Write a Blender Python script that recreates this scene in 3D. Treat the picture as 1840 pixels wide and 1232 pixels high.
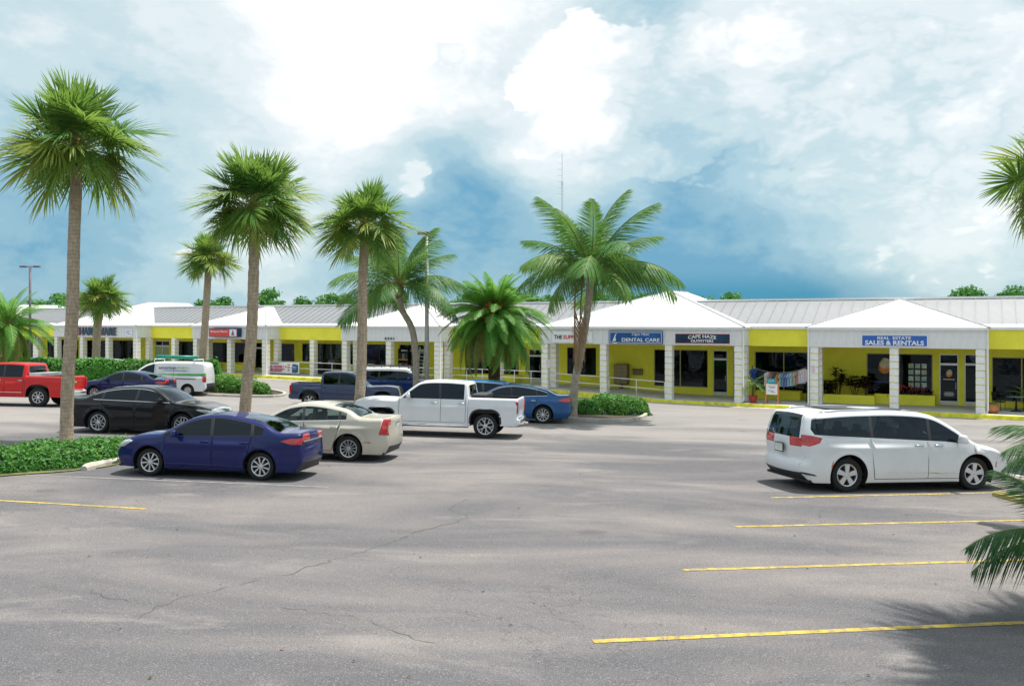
import bpy, bmesh, math, random
import numpy as np
from mathutils import Vector, Matrix, geometry
for o in list(bpy.data.objects): bpy.data.objects.remove(o)
R = math.radians
SC = bpy.context.scene
COL = SC.collection
rnd = random.Random(7)
# ------------------------------------------------------------------ camera, sky, sun, exposure
F, H, YH, CX = 1550.0, 3.65, 578.0, 920.0          # focal length (px of an 1840 wide frame), eye height, horizon row
cam = bpy.data.cameras.new('camera')
cam.sensor_width = 36; cam.lens = F / 1840 * 36
cam.shift_y = (YH - 616) / 1840
cam.clip_start = 0.1; cam.clip_end = 5000
camo = bpy.data.objects.new('camera', cam); COL.objects.link(camo)
camo.location = (0, 0, H); camo.rotation_euler = (R(90), 0, 0)
SC.camera = camo

def nd(t, typ, ins=None, **at):
    n = t.nodes.new(typ)
    for k, v in at.items(): setattr(n, k, v)
    for k, v in (ins or {}).items():
        if isinstance(v, bpy.types.NodeSocket): t.links.new(v, n.inputs[k])
        else:
            if isinstance(v, (tuple, list)) and len(v) == 3 and n.inputs[k].type == 'RGBA': v = (*v, 1)
            n.inputs[k].default_value = v
    return n
def mathn(t, op, a, b=0.0, c=0.0, clamp=False):
    return nd(t, 'ShaderNodeMath', {0: a, 1: b, 2: c}, operation=op, use_clamp=clamp).outputs[0]
def ramp(t, fac, lo, hi, a=0.0, b=1.0, smooth=True):
    return nd(t, 'ShaderNodeMapRange', {0: fac, 1: lo, 2: hi, 3: a, 4: b}, interpolation_type='SMOOTHSTEP' if smooth else 'LINEAR').outputs[0]
def mixc(t, fac, a, b, mode='MIX'):
    n = nd(t, 'ShaderNodeMix', data_type='RGBA', blend_type=mode)
    for k, v in ((0, fac), (6, a), (7, b)):
        if isinstance(v, bpy.types.NodeSocket): t.links.new(v, n.inputs[k])
        else: n.inputs[k].default_value = (*v, 1) if isinstance(v, tuple) and len(v) == 3 else v
    return n.outputs[2]
def noise(t, vec, scale, detail=4, rough=.55, dist=0.0):
    return nd(t, 'ShaderNodeTexNoise', {'Vector': vec, 'Scale': scale, 'Detail': detail, 'Roughness': rough, 'Distortion': dist}).outputs[0]

SUN = Vector((0.26, 0.20, 1.0)).normalized()         # high, from behind the plaza and a little from the right
W = bpy.data.worlds.new('World'); SC.world = W; W.use_nodes = True
wt = W.node_tree; wt.nodes.clear()
def build_sky():
    t = wt
    S = 0.1
    sky = nd(t, 'ShaderNodeTexSky', sky_type='NISHITA', sun_disc=False, sun_elevation=math.asin(SUN.z),
             sun_rotation=math.atan2(SUN.x, SUN.y), air_density=1.0, dust_density=0.6, ozone_density=2.5)
    d = nd(t, 'ShaderNodeTexCoord').outputs['Generated']
    sep = nd(t, 'ShaderNodeSeparateXYZ', {0: d}); z = sep.outputs[2]
    up = mathn(t, 'MAXIMUM', z, 0.0)
    # clouds: 3D noise on the view direction, flattened towards the horizon
    m = nd(t, 'ShaderNodeMapping', {'Vector': d, 'Scale': (1.0, 1.0, 1.75)}).outputs[0]
    wob = nd(t, 'ShaderNodeTexNoise', {'Vector': m, 'Scale': 4.5, 'Detail': 2.5, 'Roughness': .65})
    off = nd(t, 'ShaderNodeVectorMath', {0: wob.outputs[1], 1: (.5, .5, .5)}, operation='SUBTRACT').outputs[0]
    off = nd(t, 'ShaderNodeVectorMath', {0: off, 3: 0.15}, operation='SCALE').outputs[0]
    dw = nd(t, 'ShaderNodeVectorMath', {0: d, 1: off}, operation='ADD').outputs[0]
    def blob(px, py, r0, r1, amp):                   # a cloud bank standing in this direction of the sky
        v = Vector(((px - CX) / F, 1, (YH - py) / F)).normalized()
        dt = nd(t, 'ShaderNodeVectorMath', {0: dw, 1: tuple(v)}, operation='DISTANCE').outputs['Value']
        return ramp(t, dt, r0, r1, amp, 0.0)
    def add(*s):
        r = s[0]
        for q in s[1:]: r = mathn(t, 'ADD', r, q)
        return r
    dm = nd(t, 'ShaderNodeVectorMath', {0: m, 1: nd(t, 'ShaderNodeVectorMath', {0: off, 3: .45}, operation='SCALE').outputs[0]}, operation='ADD').outputs[0]
    base = noise(t, dm, 2.5, 7, .66); tex = mathn(t, 'SUBTRACT', base, .5)
    n2 = noise(t, dm, 8.0, 4, .62)
    bl = mathn(t, 'ABSOLUTE', mathn(t, 'SUBTRACT', n2, .5))           # billows: soft creases where the noise crosses its middle
    puff = ramp(t, bl, .0, .16, -.5, .5, False)
    # cloud banks (+) and clear gaps (-) standing in their directions of the sky
    bank = add(blob(640, 20, .03, .29, .54), blob(560, 100, .02, .14, .16), blob(1055, 115, .03, .075, .30), blob(1120, 190, .03, .13, .22), blob(1300, 230, .08, .30, .12), blob(1420, 120, .05, .30, .10),
               blob(1640, 320, .05, .26, .10), blob(1800, 90, .05, .25, .12), blob(1010, 270, .03, .12, .20), blob(480, 475, .01, .09, .20), blob(735, 350, .008, .04, .26), blob(60, 30, .04, .22, .10), blob(1690, 415, .01, .09, .18), blob(1450, 320, .02, .13, .10))
    gap = add(blob(1300, 500, .04, .27, .46), blob(1110, 430, .03, .15, .16), blob(820, 420, .03, .17, .28), blob(1150, 40, .03, .10, .30), blob(340, 110, .03, .16, .16), blob(60, 440, .03, .22, .26), blob(1590, 230, .02, .09, .14),
              blob(1225, 285, .01, .08, .17), blob(850, 300, .02, .10, .12), blob(965, 160, .01, .05, .14), blob(1480, 140, .01, .07, .08), blob(180, 330, .03, .14, .08), blob(640, 280, .03, .14, .10))
    lowd = add(ramp(t, up, .0, .22, .20, 0.0), ramp(t, up, .3, .8, .0, -.16))
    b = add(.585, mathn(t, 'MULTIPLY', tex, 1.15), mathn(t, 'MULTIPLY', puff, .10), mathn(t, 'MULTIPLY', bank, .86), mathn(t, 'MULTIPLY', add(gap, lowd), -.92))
    # heaped cumulus with firm edges
    dens = add(blob(1045, 130, .0, .11, 1.0), blob(1110, 210, .0, .15, .9), blob(1270, 240, .0, .20, .8), blob(1420, 170, .0, .20, .7), blob(1560, 320, .0, .24, .8), blob(1700, 150, .0, .2, .7), blob(735, 340, .0, .05, .75), blob(490, 470, .0, .09, .55), blob(330, 440, .0, .06, .45), blob(790, 130, .0, .10, .6),
               mathn(t, 'MULTIPLY', puff, .46), mathn(t, 'MULTIPLY', tex, 1.6), blob(1290, 470, .06, .24, -.55), blob(60, 420, .1, .3, -.3))
    cum = ramp(t, dens, .44, .60)
    cumb = add(.745, mathn(t, "MULTIPLY", puff, .26), mathn(t, 'MULTIPLY', tex, .9), blob(1055, 110, .02, .11, .26), blob(1000, 270, .0, .12, .12), mathn(t, 'MULTIPLY', blob(1330, 470, .05, .25, .30), -1.0))
    b = add(mathn(t, 'MULTIPLY', b, mathn(t, 'SUBTRACT', 1.0, mathn(t, 'MULTIPLY', cum, .8))), mathn(t, 'MULTIPLY', cumb, mathn(t, 'MULTIPLY', cum, .8)))
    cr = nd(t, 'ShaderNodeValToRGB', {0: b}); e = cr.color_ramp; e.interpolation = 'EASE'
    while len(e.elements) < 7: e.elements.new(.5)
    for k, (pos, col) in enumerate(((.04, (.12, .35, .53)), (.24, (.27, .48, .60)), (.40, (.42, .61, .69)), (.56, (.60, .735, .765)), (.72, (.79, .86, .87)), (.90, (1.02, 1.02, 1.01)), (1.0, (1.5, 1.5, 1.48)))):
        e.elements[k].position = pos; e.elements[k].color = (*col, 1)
    c = cr.outputs[0]
    teal = mathn(t, 'MULTIPLY', blob(1360, 540, .07, .20, 1.0), ramp(t, up, .028, .062, .92, 0.0))
    c = mixc(t, teal, c, (.004, .25, .43))
    c = mixc(t, .12, c, mixc(t, 1.0, sky.outputs[0], (S, S, S), 'MULTIPLY'))
    c = mixc(t, 1.0, c, (.77 / S, .78 / S, .785 / S), 'MULTIPLY')
    # below the horizon: plain ground tone
    c = mixc(t, ramp(t, z, -.03, 0.0, 1.0, 0.0), c, (.25 / S, .27 / S, .26 / S))
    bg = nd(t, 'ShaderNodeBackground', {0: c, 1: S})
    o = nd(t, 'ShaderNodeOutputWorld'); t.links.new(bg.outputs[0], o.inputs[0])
build_sky()
try: W.cycles.sampling_method = 'MANUAL'; W.cycles.sample_map_resolution = 256
except Exception: pass
sl = bpy.data.lights.new('sun', 'SUN'); sl.energy = 4.0; sl.angle = R(.6); sl.color = (1, .95, .87)
so = bpy.data.objects.new('sun', sl); COL.objects.link(so)
so.rotation_euler = (-SUN).to_track_quat('-Z', 'Y').to_euler(); so.location = (10, 10, 40)
SC.view_settings.view_transform = 'Standard'; SC.view_settings.look = 'None'
SC.view_settings.exposure = 0.50; SC.view_settings.gamma = 1.0
SC.view_settings.use_curve_mapping = False
try:
    SC.cycles.max_bounces = 6; SC.cycles.transparent_max_bounces = 24; SC.cycles.sample_clamp_indirect = 6; SC.cycles.caustics_reflective = False; SC.cycles.caustics_refractive = False
    SC.cycles.use_denoising = True
except Exception: pass

# ------------------------------------------------------------------ geometry helpers
def sstep(x): x = min(1, max(0, x)); return x * x * (3 - 2 * x)
def gz(x, y):                                         # height of the lot: it falls gently towards the plaza
    z = .76 - .0203 * x - .0303 * y
    z += .22 * sstep((y - 48) / 18) * sstep((-x - 4) / 16)
    z -= .11 * sstep((y - 36) / 6) * sstep((x - 2) / 8)
    return max(-1.3, min(1.3, z))
GN = Vector((.0203, .0303, 1)).normalized()
def ray(px, py): return Vector(((px - CX) / F, 1, (YH - py) / F))
def G(px, py):                                        # where a sight line meets the lot
    d = ray(px, py); s = 10.0
    for _ in range(60):
        s = s * .5 + .5 * (H - gz(d.x * s, s)) / max(1e-4, -d.z)
    return Vector((d.x * s, s, gz(d.x * s, s)))
def A(px, py, Y): d = ray(px, py); return Vector((d.x * Y, Y, H + d.z * Y))

class MB:
    def __init__(s): s.v = []; s.f = []; s.m = []
    def quad(s, a, b, c, d, m=0): return s.poly([a, b, c, d], m)
    def poly(s, pts, m=0):
        n = len(s.v); s.v += [tuple(p) for p in pts]; s.f.append(tuple(range(n, n + len(pts)))); s.m.append(m); return s
    def box(s, c, sz, rot=None, m=0, taper=1.0):
        n = len(s.v); M = rot or Matrix.Identity(3)
        for k in (-1, 1):
            tp = taper if k > 0 else 1.0
            for i, j in ((-1, -1), (1, -1), (1, 1), (-1, 1)):
                p = M @ Vector((i * sz[0] / 2 * tp, j * sz[1] / 2 * tp, k * sz[2] / 2)) + Vector(c); s.v.append(tuple(p))
        for q in ((3, 2, 1, 0), (4, 5, 6, 7), (0, 1, 5, 4), (1, 2, 6, 5), (2, 3, 7, 6), (3, 0, 4, 7)):
            s.f.append(tuple(n + k for k in q)); s.m.append(m)
        return s
    def bb(s, x0, x1, y0, y1, z0, z1, m=0): return s.box(((x0 + x1) / 2, (y0 + y1) / 2, (z0 + z1) / 2), (x1 - x0, y1 - y0, z1 - z0), None, m)
    def tube(s, pts, r, k=8, m=0, cap=True, up=Vector((0, 0, 1))):
        pts = [Vector(p) for p in pts]; n0 = len(s.v); N = len(pts)
        rr = r if isinstance(r, (list, tuple)) else [r] * N
        for i, p in enumerate(pts):
            d = (pts[min(i + 1, N - 1)] - pts[max(i - 1, 0)]).normalized()
            a = d.cross(up if abs(d.dot(up)) < .95 else Vector((1, 0, 0))).normalized(); b = d.cross(a)
            for q in range(k):
                w = 2 * math.pi * q / k; s.v.append(tuple(p + (a * math.cos(w) + b * math.sin(w)) * rr[i]))
        for i in range(N - 1):
            for q in range(k):
                e = (q + 1) % k; s.f.append((n0 + i * k + q, n0 + i * k + e, n0 + i * k + k + e, n0 + i * k + k + q)); s.m.append(m)
        if cap:
            s.f.append(tuple(n0 + q for q in range(k))[::-1]); s.m.append(m)
            s.f.append(tuple(n0 + (N - 1) * k + q for q in range(k))); s.m.append(m)
        return s
    def lathe(s, prof, k=24, axis='z', c=(0, 0, 0), m=0):  # prof: (radius, height) pairs
        n0 = len(s.v); N = len(prof)
        for r_, h in prof:
            for q in range(k):
                w = 2 * math.pi * q / k; x, y = r_ * math.cos(w), r_ * math.sin(w)
                p = (x, y, h) if axis == 'z' else (x, h, y)
                s.v.append((p[0] + c[0], p[1] + c[1], p[2] + c[2]))
        for i in range(N - 1):
            for q in range(k):
                e = (q + 1) % k; qd = (n0 + i * k + q, n0 + i * k + e, n0 + i * k + k + e, n0 + i * k + k + q)
                s.f.append(qd if axis == 'z' else qd[::-1]); s.m.append(m)
        return s
    def prism(s, poly, y0, y1, m=0):                  # polygon in x,z pulled along y
        n = len(s.v); k = len(poly)
        for y in (y0, y1):
            for x, z in poly: s.v.append((x, y, z))
        s.f.append(tuple(range(n, n + k))); s.m.append(m)
        s.f.append(tuple(range(n + k, n + 2 * k))[::-1]); s.m.append(m)
        for i in range(k):
            j = (i + 1) % k; s.f.append((n + i, n + k + i, n + k + j, n + j)); s.m.append(m)
        return s
    def mesh(s, name, mats, smooth=False, fixn=False):
        me = bpy.data.meshes.new(name); me.from_pydata(s.v, [], s.f)
        for mm in (mats if isinstance(mats, (list, tuple)) else [mats]): me.materials.append(mm)
        if any(s.m): me.polygons.foreach_set('material_index', s.m)
        if fixn:
            b = bmesh.new(); b.from_mesh(me); bmesh.ops.recalc_face_normals(b, faces=b.faces); b.to_mesh(me); b.free()
        if smooth: me.polygons.foreach_set('use_smooth', [True] * len(s.f))
        me.update(); return me
    def build(s, name, mats, parent=None, smooth=False, fixn=False, bevel=0):
        o = link(name, s.mesh(name, mats, smooth, fixn), parent)
        if bevel:
            b = o.modifiers.new('bevel', 'BEVEL'); b.width = bevel; b.segments = 2; b.limit_method = 'ANGLE'
        return o
def link(name, data, parent=None):
    o = bpy.data.objects.new(name, data); COL.objects.link(o)
    if parent is not None: o.parent = parent
    return o
def tag(o, label, cat, group=None, kind=None):
    o['label'] = label; o['category'] = cat
    if group: o['group'] = group
    if kind: o['kind'] = kind
    return o
def struct(o, label=None):
    o['kind'] = 'structure'
    if label: o['label'] = label
    return o
def thing(name, label, cat, M=None, group=None):
    o = link(name, None); o.empty_display_size = .2
    if M is not None: o.matrix_world = M if isinstance(M, Matrix) else Matrix.Translation(M)
    return tag(o, label, cat, group)
def place(o, M): o.matrix_world = M if isinstance(M, Matrix) else Matrix.Translation(M); return o

# ------------------------------------------------------------------ materials
MATS = {}
def mat(name, col, rough=.6, metal=0.0, var=.12, vs=4.0, bump=0.0, bs=60.0, coat=0.0, spec=.5, trans=0.0, sss=None, dirt=None):
    if name in MATS: return MATS[name]
    m = bpy.data.materials.new(name); m.use_nodes = True; t = m.node_tree; t.nodes.clear()
    tc = nd(t, 'ShaderNodeTexCoord').outputs['Object']
    n = noise(t, tc, vs, 5, .6)
    lo = tuple(c * (1 - var) for c in col); hi = tuple(min(1, c * (1 + var)) for c in col)
    c = mixc(t, ramp(t, n, .3, .7), lo, hi)
    if dirt:                                          # dirt = (colour, scale, amount)
        c = mixc(t, mathn(t, 'MULTIPLY', ramp(t, noise(t, tc, dirt[1], 6, .65, .5), (dirt[3] if len(dirt) > 3 else .48), .7), dirt[2]), c, dirt[0])
    p = nd(t, 'ShaderNodeBsdfPrincipled', {'Base Color': c, 'Roughness': rough, 'Metallic': metal, 'Coat Weight': coat, 'Coat Roughness': .04, 'Specular IOR Level': spec})
    if bump:
        b = nd(t, 'ShaderNodeBump', {'Height': noise(t, tc, bs, 4, .6), 'Strength': bump, 'Distance': .02}); t.links.new(b.outputs[0], p.inputs['Normal'])
    sh = p.outputs[0]
    if trans:
        tr = nd(t, 'ShaderNodeBsdfTranslucent', {'Color': sss or c}); mx = nd(t, 'ShaderNodeMixShader', {0: trans, 1: sh, 2: tr.outputs[0]}); sh = mx.outputs[0]
    o = nd(t, 'ShaderNodeOutputMaterial'); t.links.new(sh, o.inputs[0]); MATS[name] = m; return m
def glass(name, tint=(.25, .3, .32), refl=1.0, alpha=.35):   # alpha: how much is let through
    if name in MATS: return MATS[name]
    m = bpy.data.materials.new(name); m.use_nodes = True; t = m.node_tree; t.nodes.clear()
    tc = nd(t, 'ShaderNodeTexCoord').outputs['Object']
    bmp = nd(t, 'ShaderNodeBump', {'Height': noise(t, tc, 1.3, 2), 'Strength': .16, 'Distance': .05})
    tr = nd(t, 'ShaderNodeBsdfTransparent', {0: tuple(c * alpha for c in tint)})
    gl = nd(t, 'ShaderNodeBsdfGlossy', {'Color': (.70 * refl, .86 * refl, 1.0 * refl), 'Roughness': .02, 'Normal': bmp.outputs[0]})
    fr = nd(t, 'ShaderNodeFresnel', {0: 1.5, 'Normal': bmp.outputs[0]})
    f = mathn(t, 'ADD', mathn(t, 'MULTIPLY', fr.outputs[0], 1.05), .0, clamp=True)
    mx = nd(t, 'ShaderNodeMixShader', {0: f, 1: tr.outputs[0], 2: gl.outputs[0]})
    o = nd(t, 'ShaderNodeOutputMaterial'); t.links.new(mx.outputs[0], o.inputs[0]); MATS[name] = m; return m
def asphalt_mat():
    m = bpy.data.materials.new('asphalt'); m.use_nodes = True; t = m.node_tree; t.nodes.clear()
    tc = nd(t, 'ShaderNodeTexCoord').outputs['Object']
    st = nd(t, 'ShaderNodeMapping', {'Vector': tc, 'Rotation': (0, 0, R(-8)), 'Scale': (.42, 1.0, 1.0)}).outputs[0]
    big = noise(t, st, .30, 4, .6, .6); med = noise(t, st, 1.4, 4, .62); fine = noise(t, tc, 28, 2, .8); fine2 = noise(t, tc, 75, 2, .8)
    c = mixc(t, ramp(t, big, .36, .64), (.096, .095, .106), (.212, .190, .185))
    c = mixc(t, mathn(t, 'MULTIPLY', ramp(t, med, .45, .70), .6), c, (.128, .124, .134))
    c = mixc(t, mathn(t, 'MULTIPLY', ramp(t, noise(t, st, .7, 4, .62, .8), .55, .74), .6), c, (.29, .265, .25))
    yy = nd(t, 'ShaderNodeSeparateXYZ', {0: tc}).outputs[1]       # paler towards the shops: worn surfacing, with grazing sheen put into the colour
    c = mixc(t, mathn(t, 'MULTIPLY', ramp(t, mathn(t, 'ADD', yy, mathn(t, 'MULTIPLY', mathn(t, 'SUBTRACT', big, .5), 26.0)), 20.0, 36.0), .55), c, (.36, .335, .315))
    spot = nd(t, 'ShaderNodeTexVoronoi', {'Vector': tc, 'Scale': .55, 'Randomness': 1.0}, feature='F1').outputs[0]
    oil = mathn(t, 'MULTIPLY', ramp(t, mathn(t, 'ADD', spot, mathn(t, 'MULTIPLY', mathn(t, 'SUBTRACT', med, .5), .35)), .05, .17, 1.0, 0.0), ramp(t, noise(t, tc, .21, 2), .47, .56))
    c = mixc(t, mathn(t, 'MULTIPLY', oil, .5), c, (.06, .058, .064))
    c = mixc(t, mathn(t, 'MULTIPLY', ramp(t, fine, .50, .78), .55), c, (.075, .073, .08))
    c = mixc(t, mathn(t, 'MULTIPLY', ramp(t, fine2, .53, .72), .62), c, (.47, .445, .425))
    c = mixc(t, mathn(t, 'MULTIPLY', ramp(t, fine2, .47, .30), .55), c, (.05, .05, .055))
    # wandering hairline cracks: thin zero lines of warped noise, only inside some patches
    ck = mathn(t, 'ABSOLUTE', mathn(t, 'SUBTRACT', noise(t, tc, .33, 6, .62, .4), .5))
    line = mathn(t, 'MULTIPLY', ramp(t, ck, .0, .0016, 1.0, 0.0), ramp(t, noise(t, tc, .16, 2), .50, .56))
    c = mixc(t, mathn(t, 'MULTIPLY', line, .75), c, (.05, .048, .05))
    bh = mathn(t, 'SUBTRACT', mathn(t, 'ADD', mathn(t, 'MULTIPLY', fine, .6), mathn(t, 'MULTIPLY', fine2, .5)), mathn(t, 'MULTIPLY', line, .8))
    b = nd(t, 'ShaderNodeBump', {'Height': bh, 'Strength': .55, 'Distance': .012})
    p = nd(t, 'ShaderNodeBsdfPrincipled', {'Base Color': c, 'Roughness': .86, 'Specular IOR Level': .3, 'Normal': b.outputs[0]})
    o = nd(t, 'ShaderNodeOutputMaterial'); t.links.new(p.outputs[0], o.inputs[0]); MATS['asphalt'] = m; return m
asphalt_mat()
M_YEL = mat('lime stucco', (.90, .845, .075), .85, var=.06, vs=1.2, bump=.15, bs=90)
M_YELK = mat('lime kerb paint', (.80, .76, .05), .8, var=.18, vs=3, dirt=((.2, .19, .12), 2.5, .5))
M_WHB = mat('white split block', (.88, .865, .88), .9, var=.06, vs=6, bump=.5, bs=50)
M_FAS = mat('white ribbed fascia', (.78, .785, .80), .5, var=.04, vs=1.5, dirt=((.42, .42, .42), 1.2, .25))
M_TRIM = mat('white trim', (.80, .80, .80), .45, var=.04)
M_ROOFW = mat('bright white roof', (.85, .85, .86), .45, var=.02, vs=1)
M_ROOFG = mat('weathered metal roof', (.245, .255, .27), .55, 0.0, var=.10, vs=.7, dirt=((.21, .215, .225), 3, .4))
M_CONC = mat('concrete', (.50, .465, .41), .9, var=.15, vs=2.5, bump=.3, bs=40, dirt=((.22, .21, .19), 1.8, .5))
M_WALK = mat('walkway concrete', (.58, .57, .56), .9, var=.12, vs=.8, bump=.2, bs=40)
M_BLACK = mat('black rubber', (.012, .012, .013), .75, var=.2, vs=8, bump=.2, bs=120)
M_DARK = mat('dark interior', (.035, .034, .036), .9, var=.3, vs=2)
M_INT = mat('shop interior', (.14, .135, .13), .9, var=.4, vs=.7)
M_ALU = mat('aluminium frame', (.62, .63, .63), .35, .5, var=.05)
M_BRONZE = mat('dark bronze frame', (.03, .028, .026), .4, .3, var=.1)
M_RAIL = mat('white rail paint', (.80, .80, .79), .4, var=.05)
M_CHROME = mat('chrome', (.75, .76, .78), .12, 1.0, var=.03)
M_SHOPGL = glass('shop glass', (.62, .68, .7), .55, .75)
M_PAINTY = mat('yellow line paint', (.52, .37, .045), .8, var=.3, vs=5, dirt=((.17, .16, .15), 11, 1.0, .40))
M_PAINTW = mat('worn white line paint', (.25, .245, .24), .8, var=.2, vs=6, dirt=((.19, .18, .18), 5, 1.0))
M_PAINTB = mat('blue stall paint', (.06, .2, .45), .8, var=.2, vs=6, dirt=((.24, .23, .22), 7, .6))

# ------------------------------------------------------------------ the ground
def ground():
    xs = [-2500, -900, -300, -150] + list(range(-90, 91, 3)) + [150, 300, 900, 2500]
    ys = [-900, -300, -90, -40] + list(range(-20, 101, 3)) + [150, 300, 900, 2600]
    b = MB()
    for y in ys:
        for x in xs: b.v.append((x, y, gz(x, y)))
    n = len(xs)
    for j in range(len(ys) - 1):
        for i in range(n - 1): b.f.append((j * n + i, j * n + i + 1, j * n + n + i + 1, j * n + n + i)); b.m.append(0)
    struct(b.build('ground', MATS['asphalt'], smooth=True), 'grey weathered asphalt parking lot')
ground()
def stripe(p, q, w, m, name='parking_line', lift=.005):
    p, q = Vector(p), Vector(q); d = (q - p); s = Vector((-d.y, d.x, 0)).normalized() * w / 2; b = MB(); N = max(2, int(d.length / .7))
    for i in range(N + 1):
        c = p + d * i / N
        for e in (-1, 1):
            k = c + s * e; b.v.append((k.x, k.y, gz(k.x, k.y) + lift))
    for i in range(N): b.f.append((2 * i, 2 * i + 2, 2 * i + 3, 2 * i + 1)); b.m.append(0)
    return struct(b.build(name, m, fixn=False))
for a in ((1066, 1152, 1960, 1113), (1228, 1024, 1900, 1004), (1322, 946, 1860, 934), (1385, 894, 1850, 883.5), (0, 899, 262, 914)):
    p, q = G(a[0], a[1]), G(a[2], a[3])
    stripe(p, q, .10, M_PAINTY)
stripe(G(0, 899), G(0, 899) + (G(0, 899) - G(262, 914)) * .4, .115, M_PAINTY)
for a in ((45, 853, 590, 875), (690, 822, 750, 826), (700, 788, 800, 795), (960, 765, 1030, 767), (930, 777, 975, 778)):
    stripe(G(a[0], a[1]), G(a[2], a[3]), .10, M_PAINTW)
for a in ((1800, 846, 1860, 844), (1806, 851, 1862, 850)):
    stripe(G(a[0], a[1]), G(a[2], a[3]), .12, M_PAINTB)
def crack(pts, w, seed):
    r = random.Random(seed); P = [G(*p) for p in pts]; L = []
    for i in range(len(P) - 1):
        n = max(3, int((P[i + 1] - P[i]).length / .12))
        for k in range(n):
            q = P[i].lerp(P[i + 1], k / n); d = P[i + 1] - P[i]; s = Vector((-d.y, d.x, 0)).normalized()
            L.append(q + s * r.gauss(0, .035) + s * .10 * math.sin(len(L) * .35 + seed))
    b = MB()
    for i, q in enumerate(L):
        d = L[min(i + 1, len(L) - 1)] - L[max(i - 1, 0)]; s = Vector((-d.y, d.x, 0)).normalized() * w * r.uniform(.15, 1) * .5
        for e in (-1, 1): k = q + s * e; b.v.append((k.x, k.y, gz(k.x, k.y) + .004))
    for i in range(len(L) - 1): b.f.append((2 * i, 2 * i + 2, 2 * i + 3, 2 * i + 1)); b.m.append(0)
    struct(b.build('pavement_crack', mat('crack', (.07, .066, .07), .95)))
crack([(835, 892), (818, 915), (838, 924), (745, 962), (690, 975), (640, 990), (600, 1012), (500, 1033), (440, 1042), (330, 1080), (230, 1120)], .014, 1)
crack([(690, 955), (720, 960), (758, 950)], .010, 2)
crack([(150, 1055), (200, 1068), (260, 1084)], .009, 3)
crack([(1462, 945), (1478, 925), (1490, 915)], .010, 4)
crack([(520, 1085), (600, 1105), (680, 1130), (810, 1155)], .009, 5)
crack([(1488, 985), (1500, 1000)], .010, 6)
# ------------------------------------------------------------------ the shopping plaza
UV = Vector((2820, -1550, 0)).normalized(); BV = Vector((-UV.y, UV.x, 0))
SB = 1.24
D0 = 34.4970 * SB
P0 = Vector((842 / F * D0, D0, 0))
BM = Matrix.Translation(P0) @ Matrix.Rotation(math.atan2(UV.y, UV.x), 4, 'Z')      # local x along the front (to the right), y into the building
def BP(px, py, V=0.0):                                # sight line meets the vertical plane V metres behind the column line -> (U, z)
    d = ray(px, py); P = P0 + BV * V
    U = (d.x * P.y - P.x) / (UV.x - d.x * UV.y)
    s = P.y + UV.y * U
    return U, H + d.z * s
def BU(px, V=0.0): return BP(px, 600, V)[0]
FZ = [(60, -.876), (-16.0, -.876), (-20.1, -.68), (-24.1, -.53), (-43.2, -.41), (-51.7, -.37), (-130, -.34)]
def fz(U):
    for (a, za), (b, zb) in zip(FZ, FZ[1:]):
        if U >= b: return za + (zb - za) * (a - U) / (a - b) if a != b else za
    return FZ[-1][1]
ZF, ZE, VW, VL = 2.30, 3.36, 3.95, 1.25               # fascia foot, eave, shop wall, recessed link line
PAV = [(BU(1464), 0.0), (BU(981), BU(1328)), (BU(622), BU(788)), (BU(354), BU(478)), (BU(104), BU(246)), (-93.0, -82.5), (4.1, 12.2)]
plaza = thing('shopping_plaza', 'long low shopping plaza with white hip roofs, lime yellow walls and white block columns', 'shopping plaza', BM)
def part(b, name, m, parent=None, **k): return b.build(name, m, parent or plaza, **k)

# columns of stacked blocks over a lime core
BLK = {}
def column(U, V, z0, z1=ZF, w=.42):
    hgt = z1 - z0; n = 9; bh = hgt / n; key = round(bh, 3)
    core = MB().bb(-w / 2 + .012, w / 2 - .012, -w / 2 + .012, w / 2 - .012, 0, hgt).build('column', M_YELK, plaza)
    core.location = (U, V, z0)
    if key not in BLK:
        b = MB().bb(-w / 2, w / 2, -w / 2, w / 2, .02, bh - .028)
        BLK[key] = b.mesh('block', M_WHB)
    for i in range(n):
        o = link('block', BLK[key], core); o.location = (rnd.uniform(-.004, .004), rnd.uniform(-.004, .004), i * bh)
cols = []
for (a, b), mids in zip(PAV, ([BU(1607)], [BU(1086), BU(1203)], [BU(701)], [BU(415)], [BU(150), BU(196)], [-89.5, -86], [8.1])):
    for U in [a, b] + mids: cols.append((U, 0.0))
    for U in (a, b): cols.append((U, VL - .02))
for U in ((PAV[1][0] + PAV[2][1]) / 2, BU(564, VL), BU(315, VL), -78.6, BU(70, VL)): cols.append((U, VL - .02))
for U, V in cols: column(U, V, fz(U) - .02)

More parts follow.
